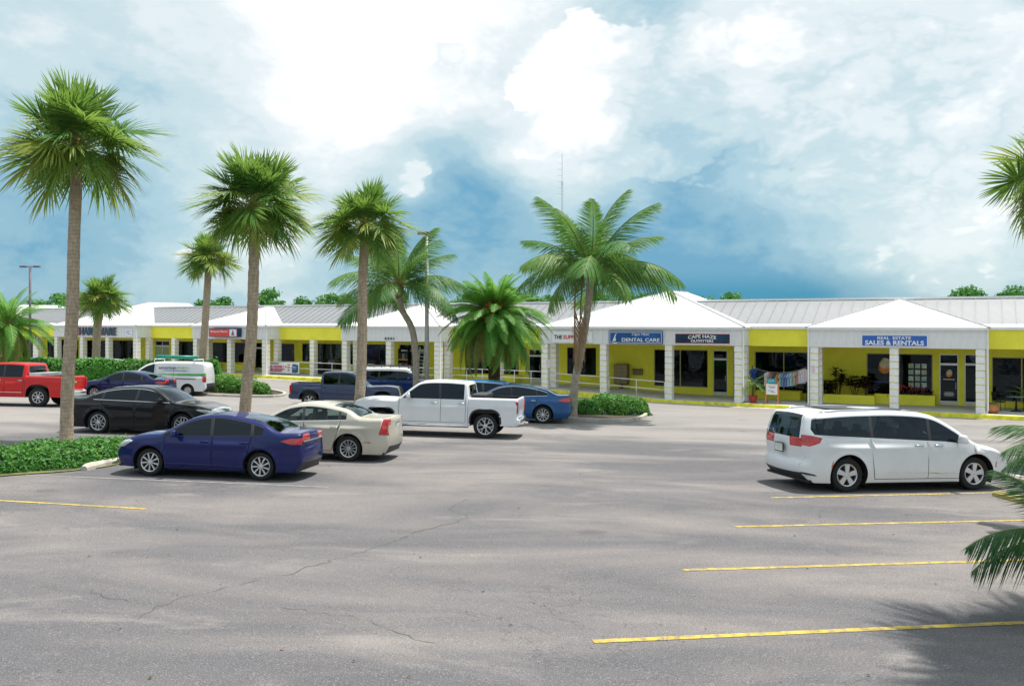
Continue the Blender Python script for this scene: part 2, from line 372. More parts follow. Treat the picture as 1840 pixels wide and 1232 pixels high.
# fascias: ribbed panels on the pavilions, smooth lime stucco on the links
PW = .38
pan = MB(); pan.bb(.0, PW - .03, 0, .05, 0, 1.0); pan.bb(PW - .03, PW, -.022, .05, 0, 1.0)
pan_me = pan.mesh('fascia_panel', M_FAS)
def fascia_run(M, length, parent):
    n = max(2, round(length / PW)); s = length / n / PW
    for i in range(n):
        o = link('fascia_panel', pan_me, parent)
        o.matrix_local = M @ Matrix.Translation((i * length / n, 0, 0)) @ Matrix.Diagonal((s, 1, ZE - .06 - ZF, 1))
for a, b in PAV:
    a2, b2 = a - .24, b + .24
    beam = MB().bb(a2 + .055, b2 - .055, -.19, .25, ZF + .01, ZE - .07).bb(a2 + .055, a2 + .45, .25, VL + .2, ZF + .01, ZE - .07).bb(b2 - .45, b2 - .055, .25, VL + .2, ZF + .01, ZE - .07)
    bo = part(beam, 'fascia', M_FAS)
    fascia_run(Matrix.Translation((a2, -.245, ZF)), b2 - a2, bo)
    fascia_run(Matrix.Translation((b2, -.245, ZF)) @ Matrix.Rotation(R(90), 4, 'Z'), VL + .24, bo)
    fascia_run(Matrix.Translation((a2, VL, ZF)) @ Matrix.Rotation(R(-90), 4, 'Z'), VL + .24, bo)
    g = MB().bb(a2 - .12, b2 + .12, -.40, -.25, ZE - .14, ZE - .01).bb(b2 + .003, b2 + .12, -.25, 2.2, ZE - .14, ZE - .01).bb(a2 - .12, a2 - .003, -.25, 2.2, ZE - .14, ZE - .01)
    part(g, 'gutter', M_TRIM)
    # hip roof running back into the main roof
    hw = (b2 - a2) / 2 + .16; c = (a + b) / 2; zt = ZE + hw * .36; y0 = -.42; y1 = y0 + hw; yb = max(10, y1 + 2)
    hp = MB()
    A0, A1, A2, A3 = (c - hw, y0, ZE), (c + hw, y0, ZE), (c + hw, yb, ZE), (c - hw, yb, ZE); T0, T1 = (c, y1, zt), (c, yb, zt)
    hp.poly([A0, A1, T0]); hp.poly([A1, A2, T1, T0]); hp.poly([A3, A0, T0, T1]); hp.poly([A2, A3, T1]); hp.poly([A0, A3, A2, A1])
    h = part(hp, 'hip_roof', M_ROOFW)
    for P, Q in ((A0, T0), (A1, T0), (T0, T1)):
        part(MB().tube([P, Q], .06, 6), 'ridge_cap', mat('grey ridge cap', (.42, .42, .43), .5), h)  # cap coloured grey to draw the thin shadow line along the hips
# links
ks = sorted(PAV); links = [(ks[i][1] + .24, ks[i + 1][0] - .24) for i in range(len(ks) - 1)]
for a, b in links:
    part(MB().bb(a + .003, b - .003, VL - .02, VL + .25, ZF - .03, ZE - .12), 'link_fascia', M_YEL)
    part(MB().bb(a - .2, b + .2, VL - .16, VL + .3, ZE - .115, ZE + .02).poly([(a - 1, VL - .15, ZE + .03), (b + 1, VL - .15, ZE + .03), (b + 1, VL + .45, ZE + .16), (a - 1, VL + .45, ZE + .16)]), 'eave', M_ROOFW)
# main roof: standing seam panels, each its own sheet
UL, UR = -95.0, 14.0
yb0, zb0, yt0, zt0 = VL + .40, ZE + .10, 4.9, 4.95
rb = part(MB().bb(UL, UR, yt0 - .12, yt0 + .5, zt0 - .03, zt0 + .09), 'roof', M_TRIM)
sl_len = math.hypot(yt0 - yb0, zt0 - zb0); sl_ang = math.atan2(zt0 - zb0, yt0 - yb0)
np_ = 176; pw = (UR - UL) / np_
rp = MB(); rp.bb(0, pw, 0, sl_len, -.03, 0); rp.bb(pw - .03, pw, 0, sl_len, 0, .032); rp_me = rp.mesh('roof_panel', M_ROOFG)
for i in range(np_):
    o = link('roof_panel', rp_me, rb); o.matrix_local = Matrix.Translation((UL + i * pw, yb0, zb0 + rnd.uniform(-.004, .004))) @ Matrix.Rotation(sl_ang, 4, 'X')
part(MB().poly([(UL, yt0, zt0), (UR, yt0, zt0), (UR, yt0 + 9, zt0 - .6), (UL, yt0 + 9, zt0 - .6)]).bb(UL, UR, 13.7, 13.9, -1.5, zt0 - .6).bb(UL, UL + .2, 3.9, 13.7, -1.5, zt0 - .6).bb(UR - .2, UR, 3.9, 13.7, -1.5, zt0 - .6), 'rear_shell', M_ROOFG)
# soffit
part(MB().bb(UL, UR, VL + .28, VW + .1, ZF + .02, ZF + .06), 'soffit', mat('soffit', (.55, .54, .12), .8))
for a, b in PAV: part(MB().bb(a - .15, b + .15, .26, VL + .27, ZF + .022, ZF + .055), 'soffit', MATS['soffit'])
# downspouts at the right-hand corner of each pavilion
for a, b in PAV:
    U = b + .30; z0 = fz(b)
    part(MB().tube([(U, -.30, ZE - .1), (U, -.27, ZE - .3), (U, -.27, z0 + .16), (U - .02, -.36, z0 + .05)], .05, 8), 'downspout', M_TRIM, smooth=True)
part(MB().tube([(PAV[0][0] - .28, -.30, ZE - .1), (PAV[0][0] - .28, -.27, ZE - .3), (PAV[0][0] - .28, -.27, fz(0) + .16), (PAV[0][0] - .28, -.38, fz(0) + .05)], .05, 8), 'downspout', M_TRIM, smooth=True)

# shop front: openings read off sight lines on the wall plane (px0, px1, top, sill, mullions, kind)
OPEN = [(1782, 1905, 641, 723, [1836], 'win'), (1733, 1769, 636, 727, [], 'doorp'), (1688, 1722, 636, 727, [], 'door'), (1557, 1676, 634, 714, [1613], 'win'),
        (1356, 1455, 631, 706, [1408], 'win'), (1317, 1337, 629, 709, [], 'doorp'), (1281, 1307, 629, 709, [], 'door'), (1175, 1272, 627, 695, [1222], 'win'),
        (1019, 1071, 624, 673, [1045], 'win'), (950, 973, 627, 690, [], 'door'), (836, 932, 625, 674, [868, 900], 'win'), (717, 762, 618, 672, [739], 'door2'),
        (652, 697, 618, 656, [681], 'win'), (628, 634, 618, 656, [], 'win'), (571, 613, 617, 668, [590], 'win'), (543, 559, 617, 649, [], 'win'), (502, 529, 617, 649, [], 'win'),
        (458, 474, 615, 667, [], 'door'), (421, 441, 615, 651, [], 'win'), (381, 410, 615, 651, [402], 'win'), (320, 349, 613, 652, [], 'win'), (279, 304, 612, 660, [291], 'doorg'),
        (203, 239, 611, 648, [219], 'win'), (154, 190, 611, 648, [170], 'win'), (110, 141, 610, 648, [126], 'win'), (85, 97, 609, 648, [], 'win'), (40, 66, 609, 648, [53], 'win'), (-30, 20, 609, 648, [0], 'win')]
M_GRNDOOR = mat('pale green door', (.42, .5, .28), .6)
wall = MB(); ops = []
for p0, p1, yt, yb_, mul, kd in OPEN:
    u0, zt_ = BP(p0, yt, VW); u1, _ = BP(p1, yt, VW); zs = BP((p0 + p1) / 2, yb_, VW)[1]
    zt_ = min(zt_, ZF - .10)
    fl = fz((u0 + u1) / 2)
    if kd != 'win': zs = fl + .02
    zs = max(zs, fl + .02)
    ops.append((u0, u1, zs, zt_, [BP(q, 640, VW)[0] for q in mul], kd))
ops.sort(); cur = UL
for u0, u1, z0, z1, mul, kd in ops:
    wall.bb(cur, u0, VW, VW + .2, -1.5, ZF + .1)
    wall.bb(u0, u1, VW, VW + .2, z1, ZF + .1); wall.bb(u0, u1, VW, VW + .2, -1.5, z0); cur = u1
wall.bb(cur, UR, VW, VW + .2, -1.5, ZF + .1)
part(wall, 'wall', M_YEL)
for u0, u1, z0, z1, mul, kd in ops:
    right = u0 > -24; fm = M_ALU if (kd.startswith('door') or right) else M_BRONZE
    if kd == 'win': fm = M_BRONZE if not right else mat('tan frame', (.45, .42, .18), .5)
    t = .05; fr = MB()
    fr.bb(u0, u1, VW + .04, VW + .11, z0, z0 + t).bb(u0, u1, VW + .04, VW + .11, z1 - t, z1).bb(u0, u0 + t, VW + .041, VW + .109, z0, z1).bb(u1 - t, u1, VW + .041, VW + .109, z0, z1)
    edges = [u0] + sorted(mul) + [u1]
    for q in mul: fr.bb(q - .03, q + .03, VW + .042, VW + .108, z0, z1)
    if kd == 'win':
        w = part(fr, 'window', fm)
        for e0, e1 in zip(edges, edges[1:]): part(MB().bb(e0 + .03, e1 - .03, VW + .07, VW + .078, z0 + .04, z1 - .04), 'pane', M_SHOPGL, w)
    else:
        zd = z0 + (z1 - z0) * .80
        fr.bb(u0, u1, VW + .02, VW + .11, zd - .06, zd + .06); fr.bb(u0 + .05, u1 - .05, VW + .045, VW + .105, z0 + .02, z0 + .2)
        w = part(fr, 'door', fm)
        for e0, e1 in zip(edges, edges[1:]):
            part(MB().bb(e0 + .03, e1 - .03, VW + .07, VW + .078, z0 + .04, zd - .05), 'pane', M_GRNDOOR if kd == 'doorg' else M_SHOPGL, w)
            part(MB().bb(e0 + .03, e1 - .03, VW + .07, VW + .078, zd + .05, z1 - .04), 'pane', M_SHOPGL, w)
        part(MB().tube([(u1 - .12, VW + .03, z0 + .85), (u1 - .12, VW - .03, z0 + .87), (u1 - .12, VW - .03, z0 + 1.2), (u1 - .12, VW + .03, z0 + 1.22)], .014, 6), 'handle', M_ALU, w)
# rooms behind the glass
rm = MB().bb(UL, UR, 8.6, 8.7, -1.5, ZF + .1).bb(UL, UR, VW + .2, 8.6, ZF + .102, ZF + .2)
for a, b in PAV:
    for U in (a, b): rm.bb(U - .06, U + .06, VW + .21, 8.6, -1.5, ZF + .1)
part(rm, 'interior', M_INT)
fl = MB(); Us = [UR] + [u for u, z in FZ if UL < u < UR] + [UL]
for a, b in zip(Us, Us[1:]): fl.poly([(b, VW + .2, fz(b)), (a, VW + .2, fz(a)), (a, 8.6, fz(a)), (b, 8.6, fz(b))])
part(fl, 'shop_floor', mat('shop floor', (.2, .18, .16), .6))

# covered walkway, its lime kerb and the pale gutter strip along it
def strip3(us, f, name, m):                            # cross-section points per U -> sheet, world space
    b = MB(); k = None
    for U in us:
        ps = f(U); k = len(ps)
        for V, z in ps: p = BM @ Vector((U, V, 0)); b.v.append((p.x, p.y, z))
    for i in range(len(us) - 1):
        for j in range(k - 1): b.f.append((i * k + j, i * k + k + j, i * k + k + j + 1, i * k + j + 1)); b.m.append(0)
    return struct(b.build(name, m, fixn=True))
us = [UL + i * (UR - UL) / 140 for i in range(141)]
def lot(U, V): p = BM @ Vector((U, V, 0)); return gz(p.x, p.y)
def vfront(U): return -.62
strip3(us, lambda U: [(vfront(U) + .12, fz(U)), (VW + .05, fz(U))], 'walkway', M_WALK)
strip3(us, lambda U: [(vfront(U) + .121, fz(U) + .001), (vfront(U) + .02, fz(U) + .001), (vfront(U), fz(U) - .03), (vfront(U) - .01, lot(U, vfront(U)) - .1)], 'kerb', M_YELK)
strip3(us, lambda U: [(vfront(U) - .005, lot(U, vfront(U)) + .012), (vfront(U) - .75, lot(U, vfront(U) - .75) + .006)], 'gutter_strip', M_CONC)

# ------------------------------------------------------------------ lettering
def text_mb(s, w, h, m=None, depth=.012, bold=.0, shear=0, bow=0.0):
    cu = bpy.data.curves.new('lettering', 'FONT'); cu.body = s; cu.size = 1; cu.offset = bold; cu.extrude = .01; cu.resolution_u = 3; cu.shear = shear
    ob = bpy.data.objects.new('lettering', cu); me = bpy.data.meshes.new_from_object(ob)
    v = np.array([x.co[:] for x in me.vertices]); f = [tuple(p.vertices) for p in me.polygons]
    bpy.data.objects.remove(ob); bpy.data.curves.remove(cu); bpy.data.meshes.remove(me)
    lo, hi = v.min(0), v.max(0); c = (lo + hi) / 2; sc = (hi - lo)
    b = MB(); X = (v[:, 0] - c[0]) / sc[0]; Z = (v[:, 1] - c[1]) / sc[1]
    Z = Z + bow * (1 - (2 * X) ** 2)
    b.v = [(x * w, -depth if y > 0 else 0.0, z * h) for x, y, z in zip(X, (v[:, 2] - c[2]), Z)]
    b.f = f; b.m = [0] * len(f); return b
def lettering(s, w, h, cx, cz, y, m, parent, **k):
    o = text_mb(s, w, h, **k).build('lettering', m, parent); o.location = (cx, y, cz); return o
def pbox(a, V=-.25):                                   # (px0, px1, y0, y1) -> centre U, z, width, height on plane V
    u0, z1 = BP(a[0], a[2], V); u1, _ = BP(a[1], a[2], V); z1 = BP((a[0] + a[1]) / 2, a[2], V)[1]; z0 = BP((a[0] + a[1]) / 2, a[3], V)[1]
    return (u0 + u1) / 2, (z0 + z1) / 2, u1 - u0, z1 - z0
def BL(U, V, z): return BM @ Matrix.Translation((U, V, z))
M_SW = mat('sign white', (.82, .83, .84), .4, var=.02); M_SB = mat('sign blue', (.03, .13, .50), .4, var=.05); M_SBD = mat('sign dental blue', (.012, .09, .30), .4, var=.25, vs=1.5)
M_SN = mat('sign navy', (.006, .03, .08), .4, var=.5, vs=1.5); M_SR = mat('sign red', (.62, .03, .035), .4, var=.05); M_INK = mat('ink', (.012, .013, .02), .5)
M_PURP = mat('purple ink', (.28, .10, .30), .6); M_TEAL = mat('teal board', (.02, .33, .42), .5); M_ORANGE = mat('orange', (.75, .22, .02), .5, var=.35, vs=6)
def sign(a, label, border, face, V=-.27, th=.12, bw=.05):
    U, z, w, h = pbox(a, V)
    s = thing('shop_sign', label, 'sign', BL(U, V, z), 'signs on the plaza fascia')
    MB().bb(-w / 2, w / 2, -th, .02, -h / 2, h / 2).build('cabinet', border, s, bevel=.01)
    MB().bb(-w / 2 + bw, w / 2 - bw, -th - .008, -th + .02, -h / 2 + bw, h / 2 - bw).build('face', face, s)
    return s, w, h, -th - .012
s, w, h, y = sign((1548, 1668, 601, 623), 'blue and white REAL ESTATE SALES & RENTALS sign', M_SW, M_SB)
lettering('REAL  ESTATE', w * .5, h * .24, 0, h * .22, y, M_SW, s, bold=.02); lettering('SALES & RENTALS', w * .88, h * .38, 0, -h * .17, y, M_SW, s, bold=.03)
s, w, h, y = sign((1213, 1314, 598, 618.5), 'dark navy CAPE HAZE OUTFITTERS sign with red and white border', M_SW, M_SR, bw=.045)
MB().bb(-w / 2 + .075, w / 2 - .075, y - .002, y + .01, -h / 2 + .075, h / 2 - .075).build('panel', M_SN, s)
lettering('CAPE HAZE', w * .5, h * .30, 0, h * .10, y - .006, M_SW, s, bold=.02, bow=.35); lettering('OUTFITTERS', w * .40, h * .25, 0, -h * .20, y - .006, M_SW, s, bold=.02)
s, w, h, y = sign((1095.5, 1191.5, 595, 617.5), 'blue Cape Haze DENTAL CARE sign with white sailboat', M_SBD, M_SW, bw=.05)
MB().bb(-w / 2 + .08, w / 2 - .08, y - .002, y + .01, -h / 2 + .08, h / 2 - .08).build('panel', M_SBD, s)
lettering('Cape Haze', w * .32, h * .28, w * .10, h * .24, y - .006, M_SW, s, shear=.35); lettering('DENTAL CARE', w * .70, h * .28, w * .10, -h * .18, y - .006, M_SW, s, bold=.018)
MB().prism([(0, -.25), (.09, -.18), (.05, .05), (.16, .33), (-.0, .1)], y - .012, y - .002).prism([(-.16, -.30), (.2, -.30), (.14, -.36), (-.08, -.36)], y - .012, y - .002).prism([(-.02, -.22), (-.14, -.24), (.02, .12)], y - .012, y - .002).build('sailboat_emblem', M_SW, s).location = (-w * .39, 0, 0)
s, w, h, y = sign((993, 1065, 595.5, 615.5), 'white THE SUPPLY sign partly behind hanging dead palm fronds', M_SW, M_SW, bw=.03, th=.09)
lettering('THE', w * .20, h * .36, -w * .34, 0, y, M_INK, s, bold=.02); lettering('SUPPLY', w * .40, h * .36, -w * .01, 0, y, M_SR, s, bold=.02)
s, w, h, y = sign((383.5, 434, 590, 605), 'red Benjamin Moore sign box with dark blue sides', mat('navy cabinet', (.012, .03, .09), .4), mat('sign coral', (.72, .06, .045), .4), th=.45, bw=.05)
lettering('Benjamin Moore', w * .60, h * .30, -w * .13, h * .12, y, M_SW, s, bold=.01)
MB().bb(w * .24, w / 2 - .06, y - .004, y + .01, -h / 2 + .06, h / 2 - .06).build('white_panel', M_SW, s)
MB().prism([(-.18, -.2), (.18, -.2), (0, .24)], y - .012, y - .006).build('triangle_emblem', M_SB, s).location = (w * .355, 0, 0)
MB().prism([(-.10, -.2), (.18, -.2), (.05, .0)], y - .016, y - .013).build('triangle_emblem', M_SR, s).location = (w * .355, 0, 0)
# raised letters of the hardware store
U, z, w, h = pbox((144, 210, 588, 602.5)); s = thing('raised_lettering', 'raised dark HARDWARE letters with red sides on white fascia', 'sign', BL(U, -.25, z), 'signs on the plaza fascia')
lettering('HARDWARE', w, h, 0, 0, -.10, mat('letter blue', (.02, .09, .14), .5), s, bold=.035, depth=.03); lettering('HARDWARE', w, h, -.06, 0, -.02, M_SR, s, bold=.035, depth=.07)
lettering('E', w * .10, h, -w * .57, 0, -.10, M_SR, s, bold=.03, depth=.08)
s, w, h, y = sign((225, 238, 591, 604), 'small square white sign with blue script beside the HARDWARE letters', M_SW, M_SW, th=.04)
for i, (a_, b_) in enumerate(((-.3, .25), (-.35, .1), (-.1, .3))): MB().bb(w * a_, w * b_, y - .004, y + .006, h * (.18 - i * .2), h * (.24 - i * .2)).build('script_line', M_SB, s)
U, z, w, h = pbox((692.5, 709, 606, 610)); s = thing('house_number', 'black 8501 street number on white fascia', 'sign', BL(U, -.25, z))
lettering('8 5 0 1', w, h, 0, 0, -.05, M_INK, s, bold=.02, depth=.03)
# little notices on three columns
for px, yy, lb in ((1461, 663, 'small white notice on the column left of the dark planter'), (984, 653, 'small white notice on the block column beside the date palm')):
    U, z = BP(px, yy, -.22); s = thing('column_notice', lb, 'notice', BL(U, -.215, z), 'notices on the columns')
    MB().bb(-.14, .14, -.012, .0, -.24, .24).build('plate', M_SW, s)
    for i in range(4): MB().bb(-.09 + .01 * i, .09 - .015 * (i % 2), -.016, -.011, .13 - i * .1, .165 - i * .1).build('print_line', mat('pink ink', (.6, .15, .25), .6), s)

# ------------------------------------------------------------------ railings
def railing(us_, V, label):
    t = thing('handrail', label, 'handrail', BM, 'white railings of the walkway'); N = len(us_)
    for hh in (.98, .52):
        MB().tube([(u, V, fz(u) + hh) for u in us_], .028, 6).build('rail', M_RAIL, t, smooth=True)
    for u in us_: MB().tube([(u, V, fz(u) + .01), (u, V, fz(u) + .98)], .026, 6).build('post', M_RAIL, t, smooth=True)
def lin(a, b, n): return [a + (b - a) * i / n for i in range(n + 1)]
railing(lin(PAV[1][0] + .3, BU(1086) - .25, 2), 0.0, 'sloping white railing in front of the THE SUPPLY shop window')
railing(lin(BU(1086) + .3, BU(1203) - .3, 2), 0.0, 'sloping white railing in front of the wall mailboxes')
railing(lin(PAV[2][1] + .45, PAV[1][0] - .3, 6), VL - .35, 'white railing behind the date palm trunk')
railing(lin(PAV[2][0] + .3, BU(701) - .3, 2), 0.0, 'white railing below the 8501 number')
railing(lin(BU(701) + .3, PAV[2][1] - .3, 2), 0.0, 'white railing in front of the dark doorway with the ladder')
railing(lin(PAV[3][1] + .4, PAV[2][0] - .3, 4), VL - .35, 'white railing that carries the free delivery banner')
ub0 = BU(480, VL - .4); ub1 = BU(538, VL - .4); zc = fz(ub0) + .52
s = thing('banner', 'white FREE ASSEMBLY banner with pink print tied to the railing', 'banner', BL((ub0 + ub1) / 2, VL - .43, zc)); w = ub1 - ub0
bn = MB(); N = 12
for i in range(N + 1):
    x = -w / 2 + w * i / N; yv = .015 * math.sin(i * 1.7)
    for k, zz in enumerate((-.42, 0, .42)): bn.v.append((x, yv - .01 * (k == 1), zz))
for i in range(N):
    for k in range(2): bn.f.append((i * 3 + k, i * 3 + 3 + k, i * 3 + 4 + k, i * 3 + k + 1)); bn.m.append(0)
bn.build('sheet', M_SW, s, smooth=True)
M_PINK = mat('pink print', (.62, .05, .14), .6)
lettering('FREE ASSEMBLY &', w * .60, .14, -w * .17, .08, -.025, M_PINK, s, bold=.03); lettering('FREE DELIVERY', w * .54, .14, -w * .19, -.12, -.025, M_PINK, s, bold=.03)
for x0, x1, zz, m_ in ((-.46, -.12, .27, M_INK), (-.46, -.02, -.29, M_PINK), (.15, .22, .2, M_SR), (.15, .22, .0, M_INK), (.15, .22, -.2, M_SR)):
    MB().bb(w * x0, w * x1, -.03, -.022, zz, zz + .07).build('print_line', m_, s)
MB().bb(w * .29, w * .44, -.03, -.022, -.36, -.05).bb(w * .27, w * .46, -.031, -.023, -.02, .06).bb(w * .30, w * .42, -.03, -.022, .1, .3).bb(w * .42, w * .47, -.031, -.023, -.3, .25).build('printed_grill', mat('print blue', (.03, .10, .22), .6, var=.5, vs=8), s)
# ------------------------------------------------------------------ vehicles
def spline(pts, step=.05):                            # pts: (x, z, tag, corner?) -> xs, zs, tag index; corners break the curve
    P = [np.array(p[:2], float) for p in pts]; out = []; tags = []; N = len(P)
    cor = [len(p) > 3 and p[3] for p in pts]
    for i in range(N - 1):
        p1, p2 = P[i], P[i + 1]
        p0 = P[i - 1] if i > 0 and not cor[i] else p1 - (p2 - p1)
        p3 = P[i + 2] if i + 2 < N and not cor[i + 1] else p2 + (p2 - p1)
        n = max(2, int(np.hypot(*(p2 - p1)) / step))
        for k in range(n):
            t = k / n
            L = np.hypot(*(p2 - p1)); m1 = (p2 - p0) / (np.hypot(*(p1 - p0)) + L) * L; m2 = (p3 - p1) / (np.hypot(*(p3 - p2)) + L) * L
            h = (2 * t**3 - 3 * t**2 + 1) * p1 + (t**3 - 2 * t**2 + t) * m1 + (-2 * t**3 + 3 * t**2) * p2 + (t**3 - t**2) * m2
            out.append(h); tags.append(pts[i][2])
    out.append(P[-1]); tags.append(pts[-1][2])
    return np.array(out), tags
def seg_dist(P, Q):                                   # distance of points P (n,2) to polyline Q
    best = np.full(len(P), 9.0)
    for a, b in zip(Q[:-1], Q[1:]):
        d = b - a; L = (d @ d) + 1e-12; t = np.clip(((P - a) @ d) / L, 0, 1)
        best = np.minimum(best, np.hypot(*(P - a - t[:, None] * d).T))
    return best
def inside(P, poly):
    x, y = P[:, 0], P[:, 1]; r = np.zeros(len(P), bool); n = len(poly)
    for i in range(n):
        (x1, y1), (x2, y2) = poly[i], poly[(i + 1) % n]
        if y1 == y2: continue
        c = ((y1 > y) != (y2 > y)) & (x < (x2 - x1) * (y - y1) / (y2 - y1) + x1); r ^= c
    return r
def clip(poly, a, b, c):                              # keep a*x+b*z >= c
    out = []; n = len(poly)
    for i in range(n):
        p, q = poly[i], poly[(i + 1) % n]; dp = a * p[0] + b * p[1] - c; dq = a * q[0] + b * q[1] - c
        if dp >= 0: out.append(p)
        if dp * dq < 0: t = dp / (dp - dq); out.append((p[0] + (q[0] - p[0]) * t, p[1] + (q[1] - p[1]) * t))
    return out
def circ(cx, cz, r, n=40, e=2.0):
    o = []
    for i in range(n):
        w = 2 * math.pi * i / n; c, s = math.cos(w), math.sin(w); k = (abs(c)**e + abs(s)**e) ** (-1 / e); o.append((cx + r * k * c, cz + r * k * s))
    return o
def band(pts, w):
    pts = [np.array(p, float) for p in pts]; L, Rr = [], []
    for i, p in enumerate(pts):
        d = pts[min(i + 1, len(pts) - 1)] - pts[max(i - 1, 0)]; d /= np.hypot(*d); n = np.array([-d[1], d[0]]) * w / 2
        L.append(tuple(p + n)); Rr.append(tuple(p - n))
    return L + Rr[::-1]
M_TAIL = mat('tail lamp', (.50, .012, .015), .12, var=.25, vs=9, coat=1); M_HEAD = mat('head lamp', (.55, .57, .6), .12, .3, var=.3, vs=14, coat=1)
M_AMB = mat('amber lamp', (.6, .12, .02), .2, coat=1); M_GLD = glass('dark tint glass', (.22, .30, .42), 1.0, .12); M_GLC = glass('clear glass', (.75, .9, .85), .75, .62)
M_TYRE = mat('tyre', (.014, .014, .015), .85, var=.3, vs=20, bump=.4, bs=90); M_ALLOY = mat('alloy', (.66, .67, .69), .3, .75, var=.05); M_HUB = mat('brake hub', (.03, .03, .032), .6, .3)
M_PLAST = mat('grey plastic', (.03, .031, .034), .6, var=.1); M_SEAT = mat('seat', (.05, .05, .055), .85, var=.2); M_SEATL = mat('tan seat', (.4, .34, .26), .8, var=.1)
M_PLATE = mat('licence plate', (.62, .68, .64), .4, var=.2, vs=14)
WH = {}
def wheel_meshes(key, Rt, Rr, w, style):
    if key in WH: return WH[key]
    ty = MB().lathe([(Rr * .97, w * .36), (Rr * 1.04, w * .47), (Rt * .93, w * .5), (Rt * .985, w * .42), (Rt, w * .25), (Rt, -w * .25), (Rt * .985, -w * .42), (Rt * .93, -w * .5), (Rr * 1.04, -w * .47), (Rr * .97, -w * .36)], 40, 'y')
    hub = MB().lathe([(.001, w * .02), (Rr * .7, w * .02), (Rr * .98, w * .10), (Rr * .98, -w * .4), (.001, -w * .4)], 28, 'y')
    n, kind, w0, w1 = style; face = w * .40; rm_ = MB()
    rm_.lathe([(Rr * .99, w * .1), (Rr * 1.0, w * .42), (Rr * .965, w * .45), (Rr * .90, w * .40), (Rr * .88, w * .2)], 40, 'y')
    rm_.lathe([(.001, face * 1.02), (Rr * .15, face * 1.02), (Rr * .22, face * .9), (Rr * .22, w * .1)], 20, 'y')
    def spoke(a0, a1, r0, r1, h0, h1):
        vs = []
        for a, r_, hw in ((a0, r0, h0), (a1, r1, h1)):
            c, s = math.cos(a), math.sin(a)
            for e in (-1, 1):
                for yy in (face * (.98 if r_ < Rr * .5 else .96), w * .12): vs.append((c * r_ - s * hw * e, yy, s * r_ + c * hw * e))
        k = len(rm_.v); rm_.v += vs
        for q in ((0, 2, 6, 4), (0, 4, 5, 1), (2, 3, 7, 6), (1, 5, 7, 3)): rm_.f.append(tuple(k + i for i in q)); rm_.m.append(0)
    for i in range(n):
        a = 2 * math.pi * (i + .5) / n
        if kind == 'I': spoke(a, a, Rr * .15, Rr * .93, Rr * w0, Rr * w1)
        elif kind == 'Y':
            spoke(a, a, Rr * .15, Rr * .5, Rr * w0, Rr * w0)
            for e in (-1, 1): spoke(a + .0 * e, a + e * .26, Rr * .45, Rr * .93, Rr * w1, Rr * w1)
        elif kind == 'O':
            for e in (-1, 1): spoke(a, a + e * .40, Rr * .16, Rr * .60, Rr * w0, Rr * w0); spoke(a + e * .40, a + e * .13, Rr * .58, Rr * .95, Rr * w0, Rr * w0)
        elif kind == 'D': pass
    if kind == 'D': rm_.lathe([(.001, w * .2), (Rr * .45, w * .2), (Rr * .6, w * .32), (Rr * .8, w * .2), (Rr * .9, w * .3)], 32, 'y')
    WH[key] = (ty.mesh('tyre', M_TYRE, True, True), hub.mesh('wheel', M_HUB, True, True), rm_.mesh('rim', M_ALLOY, False, True)); return WH[key]

